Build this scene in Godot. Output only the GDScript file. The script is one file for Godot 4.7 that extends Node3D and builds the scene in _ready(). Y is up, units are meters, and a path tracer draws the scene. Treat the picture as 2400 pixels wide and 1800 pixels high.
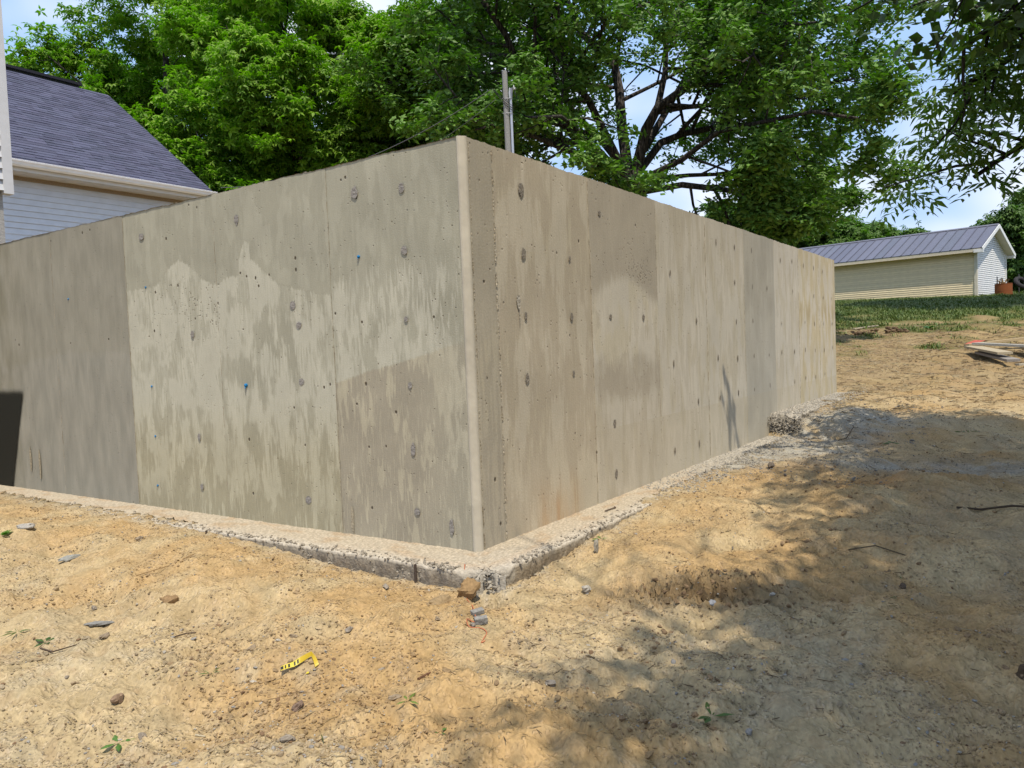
extends Node3D

const YB := -1.19          # top of the footing, camera eye at y = 0
const WH := 2.43           # height of the poured wall
var CO := Vector3(-0.246, 0, -4.56)
var DL := Vector3(-0.8285, 0, -0.5600)
var DR := Vector3(0.5600, 0, -0.8285)
var NL := Vector3(-0.5600, 0, 0.8285)
var NR := Vector3(0.8285, 0, 0.5600)
var rng := RandomNumberGenerator.new()
var nz := FastNoiseLite.new()
var nz2 := FastNoiseLite.new()
var cell := FastNoiseLite.new()
var used := {}
var M := {}


class MB:
	var v := PackedVector3Array()
	var n := PackedVector3Array()
	var u := PackedVector2Array()
	var c := PackedColorArray()
	var i := PackedInt32Array()

	func tri(a: Vector3, b: Vector3, d: Vector3, out: Vector3, col := Color.WHITE) -> void:
		var m := (d - a).cross(b - a)
		if m.dot(out) < 0:
			var t := b
			b = d
			d = t
			m = -m
		m = m.normalized()
		var k := v.size()
		v.append(a); v.append(b); v.append(d)
		for _j in 3:
			n.append(m); c.append(col); u.append(Vector2.ZERO)
		i.append(k); i.append(k + 1); i.append(k + 2)

	func quad(a: Vector3, b: Vector3, d: Vector3, e: Vector3, out: Vector3, col := Color.WHITE) -> void:
		tri(a, b, d, out, col)
		tri(a, d, e, out, col)

	func box(t: Transform3D, s: Vector3, col := Color.WHITE) -> void:
		var h := s * 0.5
		var p := []
		for k in 8:
			p.append(t * Vector3(h.x if k & 1 else -h.x, h.y if k & 2 else -h.y, h.z if k & 4 else -h.z))
		for f in [[1, 3, 7, 5, 0], [0, 2, 6, 4, 0], [2, 3, 7, 6, 1], [0, 1, 5, 4, 1], [4, 5, 7, 6, 2], [0, 1, 3, 2, 2]]:
			var mid: Vector3 = (p[f[0]] + p[f[1]] + p[f[2]] + p[f[3]]) * 0.25
			quad(p[f[0]], p[f[1]], p[f[2]], p[f[3]], mid - t.origin, col)

	func beam(a: Vector3, b: Vector3, up: Vector3, w: float, h: float, col := Color.WHITE) -> void:
		var z := (b - a).normalized()
		var x := up.cross(z).normalized()
		var y := z.cross(x)
		box(Transform3D(Basis(x, y, z), (a + b) * 0.5), Vector3(w, h, a.distance_to(b)), col)

	func tube(path: PackedVector3Array, rad: PackedFloat32Array, sides := 6, col := Color.WHITE, rough := 0.0, cap := true) -> void:
		var x := Vector3.RIGHT
		var first := v.size()
		for k in path.size():
			var d := (path[mini(k + 1, path.size() - 1)] - path[maxi(k - 1, 0)]).normalized()
			if absf(d.dot(x)) > 0.9:
				x = Vector3.UP if absf(d.y) < 0.9 else Vector3.BACK
			x = (x - d * d.dot(x)).normalized()
			var y := d.cross(x)
			for s in sides:
				var a := TAU * s / sides
				var o := x * cos(a) + y * sin(a)
				var r := rad[k] * (1.0 + rough * sin(k * 7.3 + s * 4.1 + path[k].x * 9.0))
				v.append(path[k] + o * r); n.append(o); c.append(col); u.append(Vector2(float(s) / sides, k))
		for k in path.size() - 1:
			for s in sides:
				var a := first + k * sides + s
				var b := first + k * sides + (s + 1) % sides
				i.append(a); i.append(b + sides); i.append(b)
				i.append(a); i.append(a + sides); i.append(b + sides)
		if cap:
			for e in [0, path.size() - 1]:
				var o := first + (e as int) * sides
				for s in range(1, sides - 1):
					var ax: Vector3 = path[e] - path[1 if e == 0 else e - 1]
					tri(v[o], v[o + s], v[o + s + 1], ax, col)

	# rows of equal length; smooth normals towards the side given by "out"
	func grid(rows: Array, out: Vector3, cols: Array = [], uvs: Array = [], wrap := false) -> void:
		var ny := rows.size()
		var nx: int = rows[0].size()
		var first := v.size()
		var flip := 0.0
		for r in ny:
			var up: PackedVector3Array = rows[mini(r + 1, ny - 1)]
			var dn: PackedVector3Array = rows[maxi(r - 1, 0)]
			var me: PackedVector3Array = rows[r]
			for k in nx:
				var a := me[(k + 1) % nx if wrap else mini(k + 1, nx - 1)] - me[(k - 1 + nx) % nx if wrap else maxi(k - 1, 0)]
				var b := up[k] - dn[k]
				var m := a.cross(b).normalized()
				flip += m.dot(out)
				v.append(me[k]); n.append(m)
				c.append(cols[r][k] if cols else Color.WHITE)
				u.append(uvs[r][k] if uvs else Vector2.ZERO)
		var sgn := 1.0 if flip >= 0 else -1.0
		if sgn < 0:
			for k in range(first, v.size()):
				n[k] = -n[k]
		for r in ny - 1:
			for k in (nx if wrap else nx - 1):
				var a := first + r * nx + k
				var b := first + r * nx + (k + 1) % nx
				if sgn > 0:
					i.append_array([a, a + nx, b, b, a + nx, b + nx])
				else:
					i.append_array([a, b, a + nx, b, b + nx, a + nx])

	func mesh() -> ArrayMesh:
		var arr := []
		arr.resize(Mesh.ARRAY_MAX)
		arr[Mesh.ARRAY_VERTEX] = v
		arr[Mesh.ARRAY_NORMAL] = n
		arr[Mesh.ARRAY_TEX_UV] = u
		arr[Mesh.ARRAY_COLOR] = c
		arr[Mesh.ARRAY_INDEX] = i
		var m := ArrayMesh.new()
		m.add_surface_from_arrays(Mesh.PRIMITIVE_TRIANGLES, arr)
		return m


# ------------------------------------------------------------------ helpers
func numbered(called: String) -> String:
	if not used.has(called):
		used[called] = 0
		return called
	used[called] += 1
	return "%s_%03d" % [called, used[called]]


func tag(o: Node3D, label: String, category: String, group := "") -> Node3D:
	o.set_meta("label", label)
	o.set_meta("category", category)
	if group:
		o.set_meta("group", group)
	return o


func thing(called: String, label: String, category: String, at := Vector3.ZERO, group := "") -> Node3D:
	var o := Node3D.new()
	o.name = numbered(called)
	add_child(o)
	o.position = at
	return tag(o, label, category, group)


func part(called: String, mesh: Mesh, mat: Material, parent: Node3D, at := Transform3D.IDENTITY) -> MeshInstance3D:
	var o := MeshInstance3D.new()
	o.name = called if parent != self else numbered(called)
	o.mesh = mesh
	o.material_override = mat
	o.transform = at
	parent.add_child(o, true)
	return o


func many(called: String, mesh: Mesh, mat: Material, parent: Node3D, xf: Array, cols: Array) -> MultiMeshInstance3D:
	var mm := MultiMesh.new()
	mm.transform_format = MultiMesh.TRANSFORM_3D
	mm.use_colors = true
	mm.mesh = mesh
	mm.instance_count = xf.size()
	for k in xf.size():
		mm.set_instance_transform(k, xf[k])
		mm.set_instance_color(k, cols[k])
	var o := MultiMeshInstance3D.new()
	o.name = called if parent != self else numbered(called)
	o.multimesh = mm
	o.material_override = mat
	parent.add_child(o, true)
	return o


func srgb(r: float, g: float, b: float) -> Color:      # 0..255 as painted in a picture -> linear
	return Color(r / 255.0, g / 255.0, b / 255.0).srgb_to_linear()


func mat(name_: String, rough := 0.85, col := Color.WHITE, vertex := true) -> StandardMaterial3D:
	var m := StandardMaterial3D.new()
	m.resource_name = name_
	m.albedo_color = col.linear_to_srgb()
	m.roughness = rough
	m.metallic_specular = 0.35
	m.vertex_color_use_as_albedo = vertex
	M[name_] = m
	return m


func tex(im: Image) -> ImageTexture:
	return ImageTexture.create_from_image(im)


func fnl(seed_: int, freq: float, oct := 4, kind := FastNoiseLite.TYPE_SIMPLEX_SMOOTH) -> FastNoiseLite:
	var f := FastNoiseLite.new()
	f.seed = seed_
	f.noise_type = kind
	f.frequency = freq
	f.fractal_type = FastNoiseLite.FRACTAL_FBM if oct > 1 else FastNoiseLite.FRACTAL_NONE
	f.fractal_octaves = oct
	return f


func noise_bytes(f: FastNoiseLite, w: int, h: int, stretch := 1.0) -> PackedByteArray:
	var im := f.get_image(w, maxi(8, int(h / stretch)), false, false, true)
	if stretch != 1.0:
		im.resize(w, h, Image.INTERPOLATE_CUBIC)
	return im.get_data()


func grey_detail(seed_: int, size: int, freq: float, lo: float, hi: float, oct := 4) -> ImageTexture:
	var f := fnl(seed_, freq, oct)
	var im := f.get_seamless_image(size, size)
	var d := im.get_data()
	for k in d.size():
		d[k] = int(255.0 * lerpf(lo, hi, d[k] / 255.0))
	return tex(Image.create_from_data(size, size, false, Image.FORMAT_L8, d))


func rot_up(up: Vector3, yaw: float) -> Basis:
	var x := Vector3(cos(yaw), 0, sin(yaw))
	x = (x - up * up.dot(x)).normalized()
	return Basis(x, up, x.cross(up))


# ------------------------------------------------------------------ the lie of the land
var ZK := [-400.0, 0.0, 2.5, 4.0, 5.0, 6.0, 8.0, 10.0, 13.0, 18.0, 25.0, 32.0, 40.0, 60.0, 100.0, 400.0]
var HK := [-1.5, -1.45, -1.42, -1.34, -1.24, -1.18, -1.12, -1.02, -0.90, -0.45, 0.35, 1.1, 1.72, 2.6, 3.4, 3.4]
var SR := [[-0.4, -1.30], [0.0, -1.29], [0.8, -1.235], [1.7, -1.19], [4.0, -1.18], [5.9, -1.175], [6.5, -0.98], [8.0, -0.93], [10.5, -0.90]]
var SL := [[-0.4, -1.30], [0.4, -1.295], [1.2, -1.245], [2.6, -1.185], [6.0, -1.165]]


func curve(t: Array, x: float) -> float:
	for k in range(1, t.size()):
		if x < t[k][0]:
			var f := clampf((x - t[k - 1][0]) / (t[k][0] - t[k - 1][0]), 0, 1)
			return lerpf(t[k - 1][1], t[k][1], f)
	return t[t.size() - 1][1]


func land(x: float, z: float) -> float:        # z forward
	var h: float = HK[HK.size() - 1]
	for k in range(1, ZK.size()):
		if z < ZK[k]:
			var f := clampf((z - ZK[k - 1]) / (ZK[k] - ZK[k - 1]), 0, 1)
			h = lerpf(HK[k - 1], HK[k], f)
			break
	var p := Vector3(x, 0, -z) - CO
	var sl := p.dot(DL)
	var sr := p.dot(DR)
	var ol := p.dot(NL)
	var orr := p.dot(NR)
	var near_r := exp(-pow(maxf(orr - 0.36, 0) / 1.1, 2)) * clampf(sr + 1.2, 0, 1) * clampf(12.0 - sr, 0, 1) * (1.0 if orr > -1 else 0.0)
	var near_l := exp(-pow(maxf(ol - 0.36, 0) / 1.1, 2)) * clampf(sl + 1.2, 0, 1) * clampf(9.0 - sl, 0, 1) * (1.0 if ol > -1 else 0.0)
	if near_r > 0.001 and near_r >= near_l:
		h = lerpf(h, curve(SR, sr), near_r)
	elif near_l > 0.001:
		h = lerpf(h, curve(SL, sl), near_l)
	return h


func ground_y(x: float, z: float) -> float:
	var h := land(x, z)
	var p := Vector3(x, 0, -z) - CO
	var sl := p.dot(DL)
	var sr := p.dot(DR)
	var ol := p.dot(NL)
	var orr := p.dot(NR)
	# lumps
	var d := sqrt(x * x + z * z)
	var quiet := clampf(minf(maxf(ol, orr) - 0.2, 1.0), 0.15, 1.0)
	h += nz.get_noise_2d(x * 0.7, z * 0.7) * 0.10 * quiet * (1.0 + d * 0.03)
	if d < 30:
		var b := nz.get_noise_2d(x * 4.0 + 50, z * 4.0) * 0.035 * quiet
		b += nz2.get_noise_2d(x * 9.0, z * 9.0) * 0.016
		if d < 14:
			var rough := clampf(nz.get_noise_2d(x * 1.1 + 9, z * 1.1 - 30) * 1.6 + 0.55, 0.15, 1.2)
			b += (nz2.get_noise_2d(x * 34.0, z * 34.0) * 0.011 + absf(nz2.get_noise_2d(x * 60.0 + 7, z * 60.0)) * 0.008) * rough
		h += b
	# the hole under the broken corner
	var q := Vector2(x + 0.17, z - 4.02)
	h -= 0.16 * exp(-q.length_squared() / 0.0045)
	# churned hollow and clods right of the corner
	q = Vector2(x - 0.86, z - 4.04)
	var hol := exp(-(q.x * q.x / 0.16 + q.y * q.y / 0.03))
	h += hol * (-0.05 + 0.09 * nz2.get_noise_2d(x * 26.0, z * 26.0))
	# tracks of a machine: two bands of cleat marks that run to the back right
	if d < 10 and x > -0.6:
		var t := Vector2(0.70, 0.714)
		var c := Vector2(-t.y, t.x)
		for k in 2:
			var o := Vector2(x - (0.45 if k == 0 else 1.75), z - (3.05 if k == 0 else 2.6))
			var a := o.dot(c)
			var l := o.dot(t)
			var bend := 0.10 * sin(l * 0.8)
			var w := clampf(1.0 - absf(a + bend) / 0.27, 0, 1)
			if w > 0 and l > -1.2 and l < 5.0:
				var edge := smoothstep(0.0, 0.25, w)
				var cleat := sin((l + absf(a) * 0.35) * TAU / 0.125)
				var keep := clampf(0.55 + nz.get_noise_2d(x * 2.2, z * 2.2 + 77) * 1.3, 0.0, 1.0)
				h += edge * keep * (-0.026 + 0.030 * smoothstep(-0.1, 0.35, cleat))
				h += keep * 0.018 * exp(-pow((w - 0.05) / 0.12, 2)) * (0.5 + nz2.get_noise_2d(x * 22, z * 22))
	# below the footing
	if (ol < 0.24 and sl > -0.24 and sl < 7.5 and ol > -3.0) or (orr < 0.24 and sr > -0.24 and sr < 10.6 and orr > -3.0):
		if sr < 5.9 or ol > 0.0 or orr < -0.2:
			h = minf(h, YB - 0.22)
		else:
			h = minf(h, YB + 0.05)
	return h


func gp(x: float, z: float, up := 0.0) -> Vector3:
	return Vector3(x, ground_y(x, z) + up, -z)


func ground_color(x: float, z: float) -> Color:
	var d := sqrt(x * x + z * z)
	var a := nz.get_noise_2d(x * 0.55 + 200, z * 0.55)
	var b := nz.get_noise_2d(x * 1.9 - 80, z * 1.9)
	var e := nz2.get_noise_2d(x * 7.0, z * 7.0 + 60)
	var sand := Color(0.480, 0.375, 0.232)
	var orange := Color(0.465, 0.315, 0.160)
	var brown := Color(0.300, 0.215, 0.128)
	var dust := Color(0.460, 0.385, 0.270)
	var grey := Color(0.37, 0.355, 0.325)
	var c := sand.lerp(orange, smoothstep(-0.15, 0.45, a + b * 0.4))
	c = c.lerp(dust, smoothstep(0.05, 0.5, b - a * 0.5) * 0.65)
	c = c.lerp(brown, smoothstep(0.18, 0.6, e + b * 0.35) * 0.55)
	var p := Vector3(x, 0, -z) - CO
	var sl := p.dot(DL)
	var sr := p.dot(DR)
	var ol := p.dot(NL)
	var orr := p.dot(NR)
	# raw orange subsoil banked against the footing
	var bank := exp(-pow(minf(absf(ol - 0.7) + maxf(-sl, 0), absf(orr - 0.7) + maxf(-sr, 0) + maxf(sr - 4.0, 0)) / 0.55, 2))
	c = c.lerp(orange, bank * clampf(0.55 + b, 0, 0.8))
	# pale concrete dust along the footing
	var by := exp(-pow(minf(maxf(ol - 0.36, 0) + maxf(-sl - 0.3, 0) * 2, maxf(orr - 0.36, 0) + maxf(-sr - 0.3, 0) * 2) / 0.10, 2))
	c = c.lerp(Color(0.42, 0.37, 0.29), by * clampf(0.35 + e, 0.1, 0.8))
	# crushed grey stone beside the far end of the footing
	var gr := exp(-pow((orr - 0.45 - 0.22 * (sr - 4.2)) / 0.60, 2)) * smoothstep(2.6, 4.2, sr) * (1.0 - smoothstep(6.4, 7.8, sr))
	gr = maxf(gr, 0.95 * exp(-(pow((x - 3.6) / 1.2, 2) + pow((z - 6.6 + (x - 3.6) * 0.6) / 0.38, 2))))
	c = c.lerp(grey, clampf(gr * (1.1 + e * 1.2 + b * 0.8), 0, 0.95))
	# red clay spot
	c = c.lerp(Color(0.34, 0.125, 0.055), exp(-(pow((x - 2.72) / 0.30, 2) + pow((z - 6.2) / 0.14, 2))) * clampf(0.55 + e * 1.5, 0, 1))
	# damp dark soil in the churned hollow; browner towards the frame's right side
	c = c.lerp(Color(0.135, 0.085, 0.045), exp(-(pow((x - 1.0) / 0.42, 2) + pow((z - 4.02) / 0.17, 2))) * 0.85)
	c = c.lerp(brown, smoothstep(0.6, 3.0, x) * (1.0 - smoothstep(6.0, 9.0, z)) * clampf(0.22 + b * 0.9, 0.0, 0.38))
	# far ground: straw litter, bare brown, then grass
	if z > 9:
		var f := smoothstep(9.0, 15.0, z)
		c = c.lerp(Color(0.285, 0.200, 0.115).lerp(Color(0.36, 0.265, 0.14), smoothstep(-0.3, 0.3, b)), f * 0.85)
		var g := smoothstep(19.0, 26.5, z + a * 9.0 + b * 4.0)
		c = c.lerp(Color(0.085, 0.125, 0.030).lerp(Color(0.16, 0.15, 0.055), smoothstep(0.0, 0.5, b)), g * 0.9)
	var v := 1.0 + e * 0.22
	return Color(c.r * v, c.g * v, c.b * v)


func grass_amount(x: float, z: float) -> float:
	var a := nz.get_noise_2d(x * 0.55 + 200, z * 0.55)
	var b := nz.get_noise_2d(x * 1.9 - 80, z * 1.9)
	return smoothstep(23.0, 33.0, z + a * 10.0 + b * 8.0)


func spread(step0: float, rate: float, reach: float, from: float, rate2 := 0.0, turn := 6.0) -> PackedFloat32Array:
	var o := PackedFloat32Array()
	var x := from
	while x < reach:
		o.append(x)
		x += maxf(step0, absf(x) * (rate if rate2 == 0.0 or absf(x) < turn else rate2))
	o.append(reach)
	return o


func build_ground() -> void:
	var px := spread(0.016, 0.0085, 420.0, 0.0, 0.022, 5.0)
	var xs := PackedFloat32Array()
	for k in range(px.size() - 1, 0, -1):
		xs.append(-px[k])
	xs.append_array(px)
	var zs := PackedFloat32Array([-420.0, -200.0, -90.0, -40.0, -20.0, -10.0, -5.0, -2.0, 0.0, 1.0, 1.7])
	zs.append_array(spread(0.014, 0.0062, 420.0, 2.15, 0.016, 6.5))
	var nx := xs.size()
	var nzr := zs.size()
	var v := PackedVector3Array()
	var c := PackedColorArray()
	v.resize(nx * nzr)
	c.resize(nx * nzr)
	for j in nzr:
		var z := zs[j]
		for k in nx:
			var x := xs[k]
			var at := j * nx + k
			if z > 1.5 and absf(x) < z * 0.85 + 1.5:
				v[at] = Vector3(x, ground_y(x, z), -z)
				c[at] = ground_color(x, z)
			else:
				v[at] = Vector3(x, land(x, z) + nz.get_noise_2d(x * 0.7, z * 0.7) * 0.1, -z)
				c[at] = Color(0.34, 0.25, 0.14) if z < 20 else Color(0.10, 0.13, 0.04)
	var n := PackedVector3Array()
	n.resize(nx * nzr)
	var idx := PackedInt32Array()
	idx.resize((nx - 1) * (nzr - 1) * 6)
	var w := 0
	for j in nzr:
		for k in nx:
			var a := v[j * nx + mini(k + 1, nx - 1)] - v[j * nx + maxi(k - 1, 0)]
			var b := v[mini(j + 1, nzr - 1) * nx + k] - v[maxi(j - 1, 0) * nx + k]
			n[j * nx + k] = a.cross(b).normalized()
			if j < nzr - 1 and k < nx - 1:
				var q := j * nx + k
				idx[w] = q; idx[w + 1] = q + nx; idx[w + 2] = q + 1
				idx[w + 3] = q + 1; idx[w + 4] = q + nx; idx[w + 5] = q + nx + 1
				w += 6
	var arr := []
	arr.resize(Mesh.ARRAY_MAX)
	arr[Mesh.ARRAY_VERTEX] = v
	arr[Mesh.ARRAY_NORMAL] = n
	arr[Mesh.ARRAY_COLOR] = c
	arr[Mesh.ARRAY_INDEX] = idx
	var m := ArrayMesh.new()
	m.add_surface_from_arrays(Mesh.PRIMITIVE_TRIANGLES, arr)
	var g := part("ground", m, M.dirt, self)
	g.set_meta("kind", "structure")
	g.set_meta("label", "bare sandy orange construction soil that rises to a grassy slope")


func dirt_material() -> void:
	var S := 1024
	var a := fnl(11, 0.006, 5).get_seamless_image(S, S).get_data()
	var b := fnl(12, 0.07, 5).get_seamless_image(S, S).get_data()
	var f := fnl(13, 0.06, 1, FastNoiseLite.TYPE_CELLULAR)
	f.cellular_return_type = FastNoiseLite.RETURN_DISTANCE
	var pc := f.get_seamless_image(S, S).get_data()
	f = fnl(14, 0.06, 1, FastNoiseLite.TYPE_CELLULAR)
	f.cellular_return_type = FastNoiseLite.RETURN_CELL_VALUE
	var alb := PackedByteArray()
	alb.resize(S * S * 3)
	var hgt := PackedByteArray()
	hgt.resize(S * S)
	for k in S * S:
		var pa := a[k] / 255.0
		var pb := b[k] / 255.0
		var stone := 0.0
		if pc[k] < 70 and pa > 0.42:
			stone = (70 - pc[k]) / 70.0
		var t := 0.90 + 0.14 * (pa - 0.5) + 0.26 * (pb - 0.5) + 0.08 * minf(stone * 2.0, 1.0)
		t = clampf(t, 0.3, 1.0)
		alb[k * 3] = int(255 * t)
		alb[k * 3 + 1] = int(255 * clampf(t * (1.0 + 0.02 * stone), 0, 1))
		alb[k * 3 + 2] = int(255 * clampf(t * (0.97 + 0.12 * stone), 0, 1))
		hgt[k] = int(255 * clampf(0.15 + 0.25 * pa + 0.35 * pb + 0.3 * sqrt(stone), 0, 1))
	var m := mat("dirt", 0.95)
	m.albedo_texture = tex(Image.create_from_data(S, S, false, Image.FORMAT_RGB8, alb))
	m.uv1_triplanar = true
	m.uv1_world_triplanar = true
	m.uv1_scale = Vector3(0.55, 0.55, 0.55)
	m.heightmap_enabled = true
	m.heightmap_scale = 3.0
	m.heightmap_texture = tex(Image.create_from_data(S, S, false, Image.FORMAT_L8, hgt))
	m.metallic_specular = 0.15


# ------------------------------------------------------------------ the poured wall
var HOLES_R := [[0.16, 1.60], [0.36, 1.48], [1.03, 1.84], [2.32, 2.17], [1.35, 1.95], [2.64, 2.30], [2.58, 2.28], [0.15, 2.20], [2.38, 1.75], [1.17, 1.27], [0.15, 1.02], [0.23, 0.12], [0.19, 0.40], [1.20, 0.57], [1.51, 0.39]]
var HOLES_L := [[2.53, 2.36], [2.63, 2.39], [2.95, 2.17], [4.07, 2.37], [4.76, 2.35], [3.27, 1.41], [3.19, 1.45], [2.62, 1.67], [3.14, 1.76], [2.92, 1.80], [2.83, 1.79], [2.63, 1.52], [2.33, 1.62], [2.05, 1.82], [1.98, 1.79], [2.05, 1.41], [5.51, 1.42], [5.58, 1.47], [4.20, 2.36], [1.88, 1.77], [1.85, 1.71], [1.73, 1.78], [1.09, 1.47], [0.85, 1.40]]
var HOLES_L2 := [[0.25, 1.40], [1.45, 1.87], [1.45, 1.79], [0.94, 2.34], [0.98, 2.33], [0.84, 1.00], [0.84, 0.59], [0.84, 0.19], [2.05, 0.60], [2.04, 0.20], [0.93, 0.87], [0.59, 0.82], [0.69, 0.60], [1.45, 0.58], [1.23, 0.98], [1.17, 1.00], [1.54, 0.84], [0.85, 2.20], [3.88, 1.41], [4.52, 1.40]]
var BND_L := [[0.02, 1.60], [0.26, 1.64], [0.56, 1.63], [1.08, 1.63], [1.12, 1.59], [1.41, 1.65], [1.65, 1.71], [1.84, 1.85], [1.93, 1.91], [1.94, 2.03], [1.99, 2.05], [2.06, 1.92], [2.08, 1.80], [2.24, 1.80], [2.30, 1.76], [2.41, 1.77], [2.54, 1.82], [2.58, 1.87], [2.72, 1.95], [2.81, 1.985], [2.97, 1.92], [3.07, 1.84], [3.12, 1.81], [3.56, 1.80]]
var BLOTS := [[1.60, 1.28, 0.30, 0.9], [1.95, 1.05, 0.22, 0.6], [0.22, 1.45, 0.22, 0.9], [1.30, 1.48, 0.16, 0.7], [0.75, 1.35, 0.12, 0.6], [1.75, 0.55, 0.35, 0.5]]
var CRK := [[0.0, 1.25], [0.18, 1.22], [0.29, 1.19], [0.56, 1.13], [0.80, 1.09], [1.08, 1.02], [1.20, 1.0]]


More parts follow.
